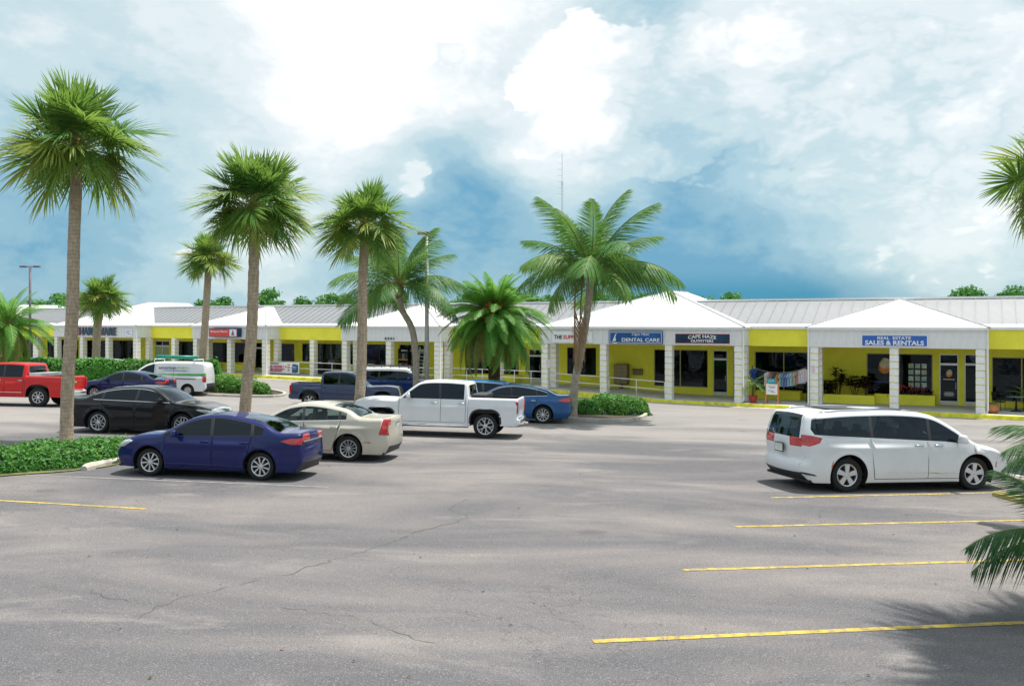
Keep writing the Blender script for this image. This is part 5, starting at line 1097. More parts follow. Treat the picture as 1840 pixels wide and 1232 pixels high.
# ------------------------------------------------------------------ hedges and shrubs: thousands of small leaves over a dark core
def leaves(b, P, N, size, r):                          # diamond leaves at points P facing roughly N
    n = len(P); rg = np.random.default_rng(r); nn = N + rg.normal(0, .55, (n, 3)); nn /= np.linalg.norm(nn, axis=1)[:, None]
    t = np.cross(nn, rg.normal(0, 1, (n, 3))); t /= np.linalg.norm(t, axis=1)[:, None]; u = np.cross(nn, t); s = size * rg.uniform(.45, 1.55, n)[:, None]
    V = np.stack([P - t * s * .5, P + u * s * .3 + nn * s * .08, P + t * s * .5, P - u * s * .3 + nn * s * .08], 1).reshape(-1, 3); k = len(b.v)
    b.v += [tuple(v) for v in V]; b.f += [(k + 4 * i, k + 4 * i + 1, k + 4 * i + 2, k + 4 * i + 3) for i in range(n)]; b.m += [0] * n
def hedge(name, label, poly, hgt, dens, size, seed, m, edge=.5, lump=.12, cat='hedge', group='hedges and shrubs'):
    """poly: footprint (ground points); heights rise from the edge to hgt"""
    rg = np.random.default_rng(seed); Q = np.array([(p.x, p.y) for p in poly]); lo, hi = Q.min(0), Q.max(0); c = Q.mean(0)
    root = thing(name, label, cat, Matrix.Translation((c[0], c[1], gz(*c))), group); ring = np.vstack([Q, Q[:1]])
    ph = rg.uniform(0, 6.28, (8, 2)); kk = rg.normal(0, 1, (8, 2)) * 3.2
    def hf(X):
        d = np.where(inside(X, [tuple(q) for q in Q]), seg_dist(X, ring), 0); e = np.clip(d / edge, 0, 1); prof = np.sqrt(1 - (1 - e) ** 2.2)
        nz = sum(np.sin(X @ kk[i] + ph[i, 0]) for i in range(8)) / 8
        return prof * (hgt * (1 + lump * nz * 1.6)), d
    st = max(.10, min(.25, edge / 3)); gx_ = np.arange(lo[0], hi[0] + st, st); gy_ = np.arange(lo[1], hi[1] + st, st); XX, YY = np.meshgrid(gx_, gy_); X = np.stack([XX.ravel(), YY.ravel()], 1)
    hh, dd_ = hf(X); b = MB(); zc_ = gz(*c)
    b.v = [(x - c[0], y - c[1], gz(x, y) - zc_ + h * .86 - .03) for (x, y), h in zip(X, hh)]; nx = len(gx_)
    for j in range(len(gy_) - 1):
        for i in range(nx - 1):
            q = (j * nx + i, j * nx + i + 1, j * nx + nx + i + 1, j * nx + nx + i)
            if max(dd_[list(q)]) > 0: b.f.append(q); b.m.append(0)
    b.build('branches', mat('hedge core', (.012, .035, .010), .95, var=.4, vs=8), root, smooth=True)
    area = abs(sum(Q[i][0] * Q[(i + 1) % len(Q)][1] - Q[(i + 1) % len(Q)][0] * Q[i][1] for i in range(len(Q)))) / 2; per = sum(np.hypot(*(ring[i + 1] - ring[i])) for i in range(len(Q)))
    n = int(dens * area); X = rg.uniform(lo, hi, (int(n * (hi - lo).prod() / max(area, .1)) + 50, 2)); X = X[inside(X, [tuple(q) for q in Q])]
    # extra samples on the steep rim
    k = rg.integers(0, len(Q), int(dens * per * hgt * .55)); f = rg.uniform(0, 1, len(k))[:, None]; E_ = ring[k] + (ring[k + 1] - ring[k]) * f; E_ = E_ + (c - E_) / np.linalg.norm(c - E_, axis=1)[:, None] * (rg.uniform(0, 1, len(k)) ** 2 * edge * .6)[:, None]
    X = np.vstack([X, E_]); h, d = hf(X); e = .03
    nx_ = -(hf(X + [e, 0])[0] - hf(X - [e, 0])[0]) / (2 * e); ny_ = -(hf(X + [0, e])[0] - hf(X - [0, e])[0]) / (2 * e); N = np.stack([nx_, ny_, np.ones(len(X))], 1); N /= np.linalg.norm(N, axis=1)[:, None]
    z = h + rg.normal(0, .03, len(X)) - rg.uniform(0, .12, len(X)) * (rg.uniform(0, 1, len(X)) < .5)
    stray = rg.uniform(0, 1, len(X)) < .02; z = z + stray * rg.uniform(.02, .14, len(X))
    P = np.stack([X[:, 0] - c[0], X[:, 1] - c[1], np.array([gz(x, y) for x, y in X]) - zc_ + np.maximum(.02, z)], 1)
    lb = MB(); leaves(lb, P, N, size, seed); lb.build('foliage', m, root); return root
def curb(label, pts, name='kerb', w=.16, h=.14, closed=True):
    P = [Vector((p.x, p.y, 0)) for p in pts]; n = len(P); b = MB(); R_ = range(n)
    for i in R_:
        a, c = P[(i - 1) % n] if closed or i else P[i], P[(i + 1) % n] if closed or i < n - 1 else P[i]
        d = (c - a).normalized(); s = Vector((-d.y, d.x, 0)) * w / 2
        for q, hh in ((s, -.1), (s, h - .02), (s * .8, h), (-s * .8, h), (-s, h - .02), (-s, -.1)): p = P[i] + q; b.v.append((p.x, p.y, gz(P[i].x, P[i].y) + hh))
    for i in range(n if closed else n - 1):
        j = (i + 1) % n
        for k in range(5): b.f.append((i * 6 + k, j * 6 + k, j * 6 + k + 1, i * 6 + k + 1)); b.m.append(0)
    return struct(b.build(name, M_CONC, fixn=True))
def bed(pts, m, name='planting_bed', lift=.03):
    b = MB().poly([(p.x, p.y, gz(p.x, p.y) + lift) for p in pts]); return struct(b.build(name, m, fixn=True))
def smoothring(pts, k=4):
    n = len(pts); o = []
    for i in range(n):
        p0, p1, p2, p3 = pts[i - 1], pts[i], pts[(i + 1) % n], pts[(i + 2) % n]
        for j in range(k):
            t = j / k; q = ((p1 * 2) + (p2 - p0) * t + (p0 * 2 - p1 * 5 + p2 * 4 - p3) * t * t + (p1 * 3 - p0 - p2 * 3 + p3) * t**3) * .5; o.append(q)
    return o
# front-left bed by the royal blue sedan
f1 = [G(-90, 868), G(0, 853), G(110, 845), G(190, 836), G(245, 822), G(330, 806), G(420, 792)]; back = [f1[-1] + Vector((.2, 1.0, 0)), f1[3] + Vector((-.2, 2.3, 0)), f1[1] + Vector((-1.0, 2.0, 0)), f1[0] + Vector((-1.0, 1.6, 0))]
bed(smoothring([p + Vector((.15, -.25, 0)) for p in f1] + [p + Vector((0, .2, 0)) for p in back]), M_GRASS, 'grass_strip', .02)
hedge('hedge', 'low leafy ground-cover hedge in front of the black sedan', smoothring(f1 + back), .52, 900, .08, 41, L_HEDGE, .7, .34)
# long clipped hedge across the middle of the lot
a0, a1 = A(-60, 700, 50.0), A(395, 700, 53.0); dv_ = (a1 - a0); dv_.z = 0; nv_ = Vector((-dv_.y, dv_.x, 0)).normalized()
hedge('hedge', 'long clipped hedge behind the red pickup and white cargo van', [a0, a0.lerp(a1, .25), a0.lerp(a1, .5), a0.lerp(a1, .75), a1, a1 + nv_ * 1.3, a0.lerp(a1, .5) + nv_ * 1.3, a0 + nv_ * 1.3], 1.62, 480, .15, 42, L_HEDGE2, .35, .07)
# round island with the coconut palm
isl = smoothring([G(880, 742), G(960, 752), G(1060, 757), G(1128, 757), G(1160, 748), G(1140, 734), G(1060, 725), G(960, 722)])
curb('', isl); bed([p for p in isl], M_SOIL)
ic = sum((p for p in isl), Vector()) / len(isl)
hedge('shrub', 'bright round shrub at the right end of the coconut palm island', smoothring([ic + Vector((x, y, 0)) for x, y in ((.9, -1.55), (2.4, -1.55), (3.1, -.6), (2.6, .9), (1.3, 1.4), (.3, .5))]), .80, 700, .11, 43, L_HEDGE, .8, .15, 'shrub')
hedge('shrub', 'darker shrub around the foot of the coconut palm trunk', smoothring([ic + Vector((x, y, 0)) for x, y in ((-1.8, -1.2), (.1, -1.65), (1.0, -1.4), (1.1, .6), (0, 1.0), (-1.6, .7))]), .55, 650, .11, 44, L_HEDGE, .6, .2, 'shrub')
hedge('shrub', 'thin shrub row behind the lake blue sedan', smoothring([ic + Vector((x, y, 0)) for x, y in ((-4.2, .2), (-2.2, .0), (-1.8, 1.6), (-3.2, 2.2), (-4.4, 1.4))]), .75, 500, .12, 45, L_HEDGE, .6, .2, 'shrub')
# four round bushes by the second palm
mb_ = smoothring([G(350, 709), G(420, 713), G(490, 714), G(512, 709), G(480, 702), G(400, 697), G(345, 700)])
curb('', mb_); bed(mb_, M_SOIL)
for i, (px, py, rr_, lb) in enumerate(((392, 706, .95, 'round clipped bush next to the white cargo van'), (421, 708, .75, 'second round clipped bush from the cargo van'), (443, 709, .7, 'round clipped bush hard left of the fan palm trunk'), (461, 710, .6, 'smallest round clipped bush right of the fan palm trunk'))):
    p = G(px, py) + Vector((0, .8, 0)); hedge('bush', lb, [p + Vector((math.cos(w) * rr_, math.sin(w) * rr_, 0)) for w in np.linspace(0, 6.28, 12, False)], .85 * rr_ / .8, 420, .13, 50 + i, L_HEDGE, .55, .1, 'bush')
# ------------------------------------------------------------------ trees beyond the plaza
def far_tree(label, px, ytop, wpx, Y, seed):
    rg = np.random.default_rng(seed); r_ = random.Random(seed); w = wpx * Y / F * 1.25; base = A(px, 600, Y); base.z = -1.3; top = A(px, ytop, Y).z
    root = thing('broadleaf_tree', label, 'tree', Matrix.Translation(base), 'trees beyond the plaza roof'); h = top - base.z
    MB().tube([(0, 0, 0), (.1, 0, h * .4), (0, .1, h * .75)], [.28, .2, .08], 8).build('trunk', B_TREE, root)
    br = MB(); P, N = [], []
    for i in range(max(9, int(w * 3.4))):
        ox = r_.uniform(-w / 2, w / 2); oy = r_.uniform(-1.6, 1.6); k = 1 - (2 * ox / w) ** 2 * .5
        oz = h * (.52 + .42 * k * r_.uniform(.35, 1.05)); R0 = r_.uniform(.45, 1.0) * min(1.15, .5 + w / 9)
        br.tube([(0, 0, h * .35), (ox * .5, oy * .5, (oz + h * .4) / 2), (ox, oy, oz)], [.09, .06, .02], 5)
        n = int(300 * R0); d = rg.normal(0, 1, (n, 3)); d /= np.linalg.norm(d, axis=1)[:, None]; rad = R0 * rg.uniform(.1, 1.25, n) ** .6
        P.append(np.array([ox, oy, oz]) + d * rad[:, None] * [1.3, 1.3, .75]); N.append(d)
    br.build('branches', B_TREE, root); lb = MB(); leaves(lb, np.vstack(P), np.vstack(N), .34, seed); lb.build('crown', L_TREE, root)
for i, (px, yt, wp, Y, lb) in enumerate(((92, 520, 60, 95, 'wide green tree beyond the plaza left of the tallest fan palm'), (140, 530, 50, 90, 'low tree beyond the roof between the tallest and the bushy fan palms'), (362, 524, 26, 100, 'sparse little tree beyond the roof left of the round fan palm'), (404, 527, 44, 100, 'rounded tree beyond the roof left of the round fan palm trunk'), (482, 519, 44, 100, 'tall rounded tree beyond the roof right of the round fan palm trunk'), (545, 536, 34, 100, 'low tree top beyond the roof above the yellow fascia'),
                                              (606, 517, 56, 98, 'dense tree beyond the roof left of the third fan palm trunk'), (690, 530, 60, 100, 'tree beyond the roof hidden behind the crooked coconut palm'), (845, 522, 60, 98, 'tree beyond the roof showing left of the date palm top'), (912, 513, 60, 98, 'tallest tree beyond the roof behind the date palm'), (955, 528, 50, 98, 'low tree beyond the roof right of the date palm top'), (988, 518, 34, 102, 'small pointed tree beyond the roof left of the antenna mast'), (1080, 527, 60, 102, 'low tree mass beyond the roof behind the coconut palm trunk'), (1118, 518, 44, 102, 'tree beyond the roof right of the coconut palm trunk'), (1160, 529, 50, 102, 'low tree beyond the roof under the yellow coconut frond'),
                                              (1297, 521, 66, 100, 'lone flat-topped tree beyond the roof above the outfitters shop'), (1446, 530, 30, 105, 'smallest tree top beyond the roof between two hip roofs'), (1745, 511, 68, 92, 'airy tree beyond the roof above the real estate shop'), (1830, 510, 60, 92, 'tree beyond the roof at the right edge'))):
    far_tree(lb, px, yt, wp, Y, 100 + i)
# ------------------------------------------------------------------ street furniture and shop-front things
M_POLE = mat('galvanised pole', (.52, .52, .50), .55, .2, var=.1); M_POLED = mat('bronze pole', (.12, .10, .12), .5, var=.1)
def light_pole():
    b = A(767, 690, 42.0); b.z = gz(b.x, b.y); h = A(767, 421, 42.0).z - b.z
    r = thing('light_pole', 'tall pale grey light pole beside the crooked coconut palm', 'light pole', Matrix.Translation(b))
    MB().lathe([(.3, -.05), (.3, .55), (.26, .6), (0.001, .6)], 20).build('base', M_CONC, r); MB().tube([(0, 0, .5), (0, 0, h)], [.115, .085], 10).build('pole', M_POLE, r, smooth=True)
    MB().bb(-.45, .1, -.14, .14, h - .02, h + .12).build('lamp_head', M_POLED, r, bevel=.03); MB().bb(-.42, -.08, -.1, .1, h - .035, h - .018).build('lens', M_SW, r)
light_pole()
def far_lamp():
    b = A(54, 690, 78.0); b.z = -1.3; h = A(54, 479, 78.0).z - b.z; r = thing('light_pole', 'dark twin-headed light pole beyond the left palm', 'light pole', Matrix.Translation(b))
    MB().tube([(0, 0, 0), (0, 0, h)], [.13, .1], 8).build('pole', M_POLED, r, smooth=True); MB().tube([(-.5, 0, h), (.5, 0, h)], .05, 6).build('arm', M_POLED, r)
    for s_ in (-1, 1): MB().box((s_ * .62, 0, h), (.55, .3, .16)).build('lamp_head', M_POLED, r, bevel=.03)
far_lamp()
def mast():
    b = A(1010, 560, 130.0); b.z = -1.3; h = A(1010, 276, 130.0).z - b.z; r = thing('antenna_mast', 'thin lattice antenna mast behind the coconut palm', 'antenna mast', Matrix.Translation(b)); m = mat('mast steel', (.25, .24, .26), .6)
    c3 = [(.13 * math.cos(w), .13 * math.sin(w)) for w in (0, 2.09, 4.19)]
    for x, y in c3: MB().tube([(x, y, 0), (x, y, h * .86)], .016, 5).build('leg', m, r)
    br = MB(); n = 46
    for i in range(n):
        z0, z1 = h * .86 * i / n, h * .86 * (i + 1) / n
        for k in range(3): (x0, y0), (x1, y1) = c3[k], c3[(k + 1) % 3]; br.tube([(x0, y0, z0), (x1, y1, z1)], .008, 4, 0, False)
    o = br.build('bracing', m, r); o['kind'] = 'stuff'
    MB().tube([(0, 0, h * .84), (0, 0, h)], .03, 6).build('whip', m, r)
    for k in range(6): z = h * (.80 + .03 * k); MB().tube([(0, 0, z), (-.75, 0, z + .05)], .015, 5).build('antenna_element', m, r)
mast()
def wheel_stop(p, q, label, m):
    p, q = Vector(p), Vector(q); d = q - p; L = d.length; x = d.normalized(); x = (x - GN * x.dot(GN)).normalized(); y = GN.cross(x); c = p
    r = Matrix(((x.x, y.x, GN.x, c.x), (x.y, y.y, GN.y, c.y), (x.z, y.z, GN.z, c.z), (0, 0, 0, 1))); b = MB(); w, h = .115, .13; prof = [(-w, -.01), (-w * .9, h * .6), (-w * .5, h), (w * .5, h), (w * .9, h * .6), (w, -.01)]
    for i in range(13):
        t = i / 12; k = 1 - .25 * (i in (0, 12))
        for yy, zz in prof: b.v.append((L * t, yy * k, zz * (k if zz > 0 else 1) + rnd.gauss(0, .002)))
    for i in range(12):
        for j in range(6): b.f.append((i * 6 + j, i * 6 + (j + 1) % 6, i * 6 + 6 + (j + 1) % 6, i * 6 + 6 + j)); b.m.append(0)
    b.f += [tuple(range(6))[::-1], tuple(range(72, 78))]; b.m += [0, 0]
    o = b.build('wheel_stop', m, None, fixn=True); o.matrix_world = r; tag(o, label, 'wheel stop', 'concrete wheel stops')
a, b = G(150, 845), G(222, 827); wheel_stop(a, a + (b - a).normalized() * 2.0, 'grey concrete wheel stop at the nose of the royal blue sedan', M_CONC)
for (x0, y0, x1, y1), lb, m in (((1795, 826, 1860, 838), 'grey wheel stop furthest from the camera at the right edge', M_CONC), ((1797, 856, 1870, 873), 'grey wheel stop at the nose of the white minivan', M_CONC), ((1789, 890, 1870, 912), 'yellow-stained wheel stop nearest the camera at the right edge', mat('yellowed concrete', (.42, .35, .12), .9, var=.2, vs=4, bump=.3))):
    a, b = G(x0, y0), G(x1, y1); wheel_stop(a, a + (b - a).normalized() * 1.9, lb, m)

def lp(U, V, dz=0): return BL(U, V, fz(U) + dz)
# mailboxes
U, z, w, h = pbox((1103, 1127, 654, 690), 3.4); r = thing('mailbox_cluster', 'tan pedestal mailbox cluster on the walkway', 'mailbox', BL(U, 3.4, fz(U))); M_TAN = mat('tan metal', (.20, .15, .07), .5, .2, var=.15)
hh = z + h / 2 - fz(U); MB().bb(-w / 2, w / 2, -.02, .4, hh - h, hh).build('cabinet', M_TAN, r, bevel=.01); MB().bb(-.09, .09, .05, .25, 0, hh - h).build('pedestal', M_TAN, r)
for i in range(2):
    for j in range(5): MB().bb(-w / 2 + .04 + i * (w / 2 - .02), -w / 2 + w / 2 + i * (w / 2 - .02) - .0, -.035, -.021, hh - .06 - (j + 1) * (h - .12) / 5 + .02, hh - .06 - j * (h - .12) / 5).build('mailbox_door', mat('tan door', (.26, .21, .12), .45, .3), r)
U, z, w, h = pbox((1138, 1155, 664, 673), VW - .02); r = thing('wall_mailbox', 'small tan box on the lime wall right of the mailbox cluster', 'mailbox', BL(U, VW, z)); MB().bb(-w / 2, w / 2, -.16, -.003, -h / 2, h / 2).build('box', M_TAN, r, bevel=.01); MB().bb(-w / 2 - .02, w / 2 + .02, -.18, -.003, h / 2, h / 2 + .05).build('lid', mat('dark lid', (.05, .04, .03), .5), r)
# planters built on to the shop front
def planter(p0, p1, V0, V1, hgt, label):
    u0, u1 = BU(p0, V0), BU(p1, V0); z0 = fz((u0 + u1) / 2); r = thing('planter', label, 'planter', BL((u0 + u1) / 2, V0, z0), 'lime planters along the shop fronts'); w = (u1 - u0) / 2; d = V1 - V0; t = .1
    for x0, x1, y0, y1 in ((-w, w, 0, t), (-w, w, d - t, d), (-w, -w + t, t, d - t), (w - t, w, t, d - t)): MB().bb(x0, x1, y0, y1, .002, hgt).build('side', M_YEL, r)
    MB().bb(-w + t, w - t, t, d - t, .01, hgt - .08).build('soil', M_SOIL, r); return (u0, u1, V0, V1, z0 + hgt)
pA = planter(1476, 1571, 2.2, 3.3, .48, 'long lime planter with dark spiky plants left of the real estate window')
pB = planter(1571, 1680, 2.9, 3.8, .55, 'lime planter with red flowers under the real estate window')
pC = planter(1358, 1437, 2.9, 3.8, .50, 'low lime planter under the hanging shirts')
def spiky(U, V, z, hgt, label, seed, stems=3, m=L_DARKPL):
    r_ = random.Random(seed); r = thing('spiky_plant', label, 'plant', BL(U, V, z), 'plants on the walkway')
    st = MB(); lf = MB()
    for s_ in range(stems):
        tip = Vector((r_.uniform(-.4, .4), r_.uniform(-.2, .2), hgt * r_.uniform(.55, 1))); st.tube([(tip.x * .2, tip.y * .2, -.05), tip * .6 + Vector((tip.x * .1, 0, 0)), tip], .02, 5)
        for lv in (0, .25, .45):
            for i in range(18):
                a = i * 2.4 + r_.random(); dr = Vector((math.cos(a), math.sin(a), r_.uniform(.2, 1.1))).normalized(); blade(lf, tip - Vector((0, 0, lv * .8)), dr, Vector((0, 0, 1)), .52 * r_.uniform(.7, 1.1), .10, .45, 3)
    st.build('stem', B_TREE, r); lf.build('leaves', m, r)
for i, (px, hg, lb) in enumerate(((1484, .95, 'dark spiky plant at the left end of the long lime planter'), (1502, .8, 'short dark plant second in the long lime planter'), (1507, 1.45, 'tallest dark spiky plant in the long lime planter'), (1535, 1.1, 'dark spiky plant right of the tallest one in the long planter'), (1556, 1.0, 'dark spiky plant at the right end of the long lime planter'))):
    spiky(BU(px, 2.7), 2.7, pA[4] - .08, hg, lb, 200 + i, 5 + i % 2)
for i, (px, lb) in enumerate(((1584, 'low dark plant at the left end of the planter below the sun emblem'), (1600, 'low dark plant beside the block column under the real estate sign'))): spiky(BU(px, 3.3), 3.3, pB[4] - .08, .55, lb, 210 + i, 4)
r = thing('flowering_plant', 'red flowers under the flyers of the real estate window', 'plant', BL(BU(1640, 3.3), 3.3, pB[4] - .08), 'plants on the walkway'); lf = MB(); fw = MB(); q = random.Random(5)
for i in range(60):
    x = q.uniform(-1.1, 1.0); blade(lf, Vector((x, q.uniform(-.2, .2), 0)), Vector((q.gauss(0, .5), q.gauss(0, .5), 1)).normalized(), Vector((0, 1, 0)), q.uniform(.2, .5), .07, .2)
    if i < 34: p = Vector((q.uniform(-1.1, .6), q.uniform(-.25, .2), q.uniform(.25, .55))); fw.box(p, (.07, .07, .05), Matrix.Rotation(q.random() * 3, 3, 'X'))
lf.build('leaves', L_DARKPL, r); fw.build('blossoms', mat('red petals', (.5, .02, .03), .6), r)
# red pot with a young palm, easel board
U = BU(1351, -.2); r = thing('potted_palm', 'small palm in a red pot beside the easel board', 'potted plant', lp(U, .1)); MB().lathe([(.001, .02), (.16, .02), (.24, .34), (.26, .34), (.26, .4), (.22, .4), (.2, .34), (.001, .33)], 20).build('pot', mat('red pot', (.42, .05, .03), .6, var=.15), r, smooth=False)
MB().tube([(0, 0, .3), (.03, 0, .8), (0, 0, 1.0)], .03, 6).build('stem', B_TREE, r)
for i in range(9):
    o = link('frond', FAN['mid'][i % 3], r); o.matrix_local = Matrix.Translation((0, 0, .95)) @ Matrix.Rotation(i * 2.4, 4, 'Z') @ Matrix.Rotation(-R(65 - i * 9), 4, 'Y') @ Matrix.Diagonal((.42, .42, .42, 1))
U = BU(1387, -.1); r = thing('easel_board', 'orange-framed easel with white board and teal top sign', 'easel', lp(U, -.1)); M_OAK = mat('orange timber', (.55, .24, .05), .6, var=.2)
for x in (-.33, .33): MB().box((x, 0, .62), (.07, .06, 1.24)).build('leg', M_OAK, r); MB().box((x, .28, .55), (.06, .05, 1.16), Matrix.Rotation(R(22), 3, 'X')).build('leg', M_OAK, r)
MB().bb(-.30, .30, -.045, -.031, .52, 1.10).build('board', M_SW, r); MB().bb(-.26, .24, -.06, -.032, 1.14, 1.40).build('top_sign', M_TEAL, r)
for i, (x0, x1, zz) in enumerate(((-.18, .2, .95), (-.12, .16, .88), (-.2, .1, .72), (-.05, .2, .64))): MB().bb(x0, x1, -.05, -.044, zz, zz + .03).build('scribble', M_PURP, r)
MB().tube([(-.17, -.065, 1.23), (-.1, -.065, 1.32), (-.02, -.065, 1.22), (.05, -.065, 1.32), (.13, -.065, 1.24)], .016, 4).build('scribble', M_SW, r)
# shirts on a sagging line
uL, uR, Vs = BU(1352, 1.9), BU(1449, 1.9), 1.9; zl = fz(uL) + 1.90
def sag(f): return zl - .30 * (1 - (2 * f - 1) ** 2) + .05 * f
ln = thing('clothes_line', 'sagging line that carries the shirts before the shop window', 'clothes line', BM); MB().tube([(uL + (uR - uL) * i / 16, Vs, sag(i / 16)) for i in range(17)], .008, 5).build('cord', M_SW, ln)
for x in (uL, uR): MB().tube([(x, Vs, fz(x)), (x, Vs, zl + .1)], .02, 6).build('post', M_BRONZE, ln)
SH = [('blue', (.05, .13, .45)), ('royal blue', (.03, .09, .38)), ('black', (.015, .015, .02)), ('navy', (.02, .03, .10)), ('charcoal', (.05, .05, .06)), ('white', (.75, .76, .78)), ('pink', (.6, .3, .36)), ('tan', (.33, .22, .14)), ('dark grey', (.09, .1, .11)), ('orange', (.72, .25, .05)), ('pale teal', (.35, .55, .58)), ('steel blue', (.2, .32, .5)), ('lavender blue', (.22, .25, .55)), ('sky blue', (.3, .55, .7)), ('light blue', (.45, .62, .72)), ('beige', (.6, .5, .36)), ('salmon', (.65, .3, .22)), ('pale blue', (.55, .66, .85)), ('white and pink', (.8, .68, .72))]
for i, (nm, col) in enumerate(SH):
    f = .03 + .94 * i / (len(SH) - 1); x = uL + (uR - uL) * f; q = random.Random(i); a = R(q.uniform(52, 72) if i not in (0, 5, 17, 18) else 20)
    r = thing('shirt', f'{nm} shirt, number {i + 1} from the left on the clothes line', 'shirt', BM @ Matrix.Translation((x, Vs - .02, sag(f) - .05)) @ Matrix.Rotation(a, 4, 'Z'), 'shirts on the line')
    ht = q.uniform(.70, .80); MB().prism([(-.06, 0), (.06, 0), (.19, -.06), (.32, -.26), (.24, -.31), (.19, -.22), (.21, -ht), (-.21, -ht), (-.19, -.22), (-.24, -.31), (-.32, -.26), (-.19, -.06)], -.04, .04).build('cloth', mat('cloth ' + nm, col, .9, var=.15, vs=9, bump=.4, bs=14), r)
    MB().tube([(0, 0, .05), (0, 0, -.02), (-.16, 0, -.07)], .008, 4).tube([(0, 0, -.02), (.16, 0, -.07)], .008, 4).build('hanger', mat('wood hanger', (.5, .36, .12), .6), r)
# real estate window graphics
def disc(r_, n=28): return [(r_ * math.cos(2 * math.pi * i / n), r_ * math.sin(2 * math.pi * i / n)) for i in range(n)]
def emblem(px, py, rad, V, label):
    U, z = BP(px, py, V); r = thing('window_emblem', label, 'decal', BL(U, V, z)); MB().prism(disc(rad * .62), -.004, 0).build('sun_disc', M_ORANGE, r)
    o = MB().prism(disc(rad * .55), -.008, -.0045).build('sky_disc', mat('pale peach', (.62, .55, .38), .5, var=.2), r); o.location = (.02, 0, rad * .42)
    lf = MB(); lf.tube([(-rad * .5, -.01, -rad * .2), (-rad * .6, -.01, rad * .4), (-rad * .35, -.01, rad * .75)], .012, 4)
    for k in range(7): a = R(20 + k * 40); lf.tube([(-rad * .35, -.012, rad * .75), (-rad * .35 + math.cos(a) * rad * .42, -.012, rad * .75 + math.sin(a) * rad * .3 - .02)], [.014, .004], 4)
    lf.build('palm_silhouette', mat('emblem green', (.03, .07, .03), .5), r); return r
e_ = emblem(1590, 660, .55, VW + .05, 'orange sun and palm emblem on the real estate window')
for k in range(3): MB().bb(-.62, .30 + .02 * k, -.004, 0, -.86 - k * .16, -.79 - k * .16).build('print_line', mat('window blue ink', (.08, .09, .42), .5), e_)
e_ = emblem(1705, 672, .26, VW + .055, 'small orange sun emblem on the white-framed real estate door')
for k, (w_, zz) in enumerate(((.28, -.30), (.20, -1.02), (.26, -1.10), (.22, -1.18))): MB().bb(-w_, w_, -.004, 0, zz, zz + .035).build('print_line', M_SW, e_)
U, z = BP(1645, 675, VW + .05); r = thing('flyer_display', 'rows of property flyers inside the real estate window', 'flyers', BL(U, VW + .05, z)); fm = [mat('flyer ' + str(k), c_, .5, var=.5, vs=11) for k, c_ in enumerate(((.45, .5, .35), (.35, .5, .5), (.55, .6, .6)))]
for i in range(3):
    for j in range(4): MB().bb(-.35 + i * .33, -.10 + i * .33, -.004, 0, .42 - j * .35, .68 - j * .35).build('flyer', fm[(i + j) % 3], r)
for j in range(2): MB().bb(.85, 1.08, -.004, 0, .02 - j * .36, .2 - j * .3).build('flyer', fm[2], r)
# café corner at the right edge
U = BU(1783, .1); r = thing('terracotta_pot', 'wide terracotta pot at the foot of the corner column', 'pot', lp(U, .25)); MB().lathe([(.001, .01), (.2, .01), (.34, .22), (.33, .34), (.27, .42), (.3, .47), (.24, .47), (.22, .4), (.001, .4)], 24).build('pot', mat('terracotta', (.42, .17, .06), .7, var=.15, bump=.2), r, smooth=True)
lf = MB(); q = random.Random(3)
for i in range(30): blade(lf, Vector((q.gauss(0, .08), q.gauss(0, .08), .4)), Vector((q.gauss(0, .6), q.gauss(0, .6), 1)).normalized(), Vector((0, 1, .1)), q.uniform(.15, .35), .05, .4)
lf.build('leaves', L_HEDGE, r)
M_BLKM = mat('black wrought metal', (.012, .012, .013), .45, .3)
def chair(U, V, rz, label):
    r = thing('cafe_chair', label, 'chair', lp(U, V) @ Matrix.Rotation(R(rz), 4, 'Z'), 'café chairs')
    MB().bb(-.22, .22, -.22, .22, .43, .47).build('seat', M_BLKM, r, bevel=.01)
    for x in (-.2, .2):
        MB().tube([(x, -.2, .0), (x, -.2, .44)], .016, 6).build('leg', M_BLKM, r); MB().tube([(x, .24, 0), (x, .2, .45), (x, .28, .95)], .016, 6).build('leg', M_BLKM, r)
        MB().tube([(x * 1.15, -.2, .44), (x * 1.15, -.2, .66), (x * 1.15, .22, .68)], .015, 6).build('arm', M_BLKM, r)
    MB().box((0, .26, .76), (.38, .03, .36), Matrix.Rotation(-.16, 3, 'X')).build('backrest', M_BLKM, r, bevel=.01)
chair(BU(1795, 1.9), 1.9, 60, 'black café chair left of the round table'); chair(BU(1850, 1.7), 1.7, -70, 'black café chair right of the round table')
U = BU(1826, 1.8); r = thing('cafe_table', 'round black pedestal café table at the right edge', 'table', lp(U, 1.8)); MB().lathe([(.001, .74), (.42, .74), (.42, .77), (.001, .77)], 28).build('table_top', mat('table glass', (.2, .3, .28), .1, coat=1), r); MB().lathe([(.001, 0), (.28, 0), (.26, .04), (.06, .08), (.04, .4), (.05, .74), (.001, .74)], 20).build('pedestal', M_BLKM, r)
U = BU(1852, 2.6); r = thing('potted_palm', 'green potted palm behind the café table', 'potted plant', lp(U, 2.7)); MB().lathe([(.001, 0), (.17, 0), (.23, .4), (.2, .4), (.001, .36)], 18).build('pot', M_BLKM, r)
for i in range(12):
    o = link('frond', DAT['mid'][i % 2], r); o.matrix_local = Matrix.Translation((0, 0, .4)) @ Matrix.Rotation(i * 2.4, 4, 'Z') @ Matrix.Rotation(-R(78 - i * 4), 4, 'Y') @ Matrix.Diagonal((.55, .55, .55, 1))
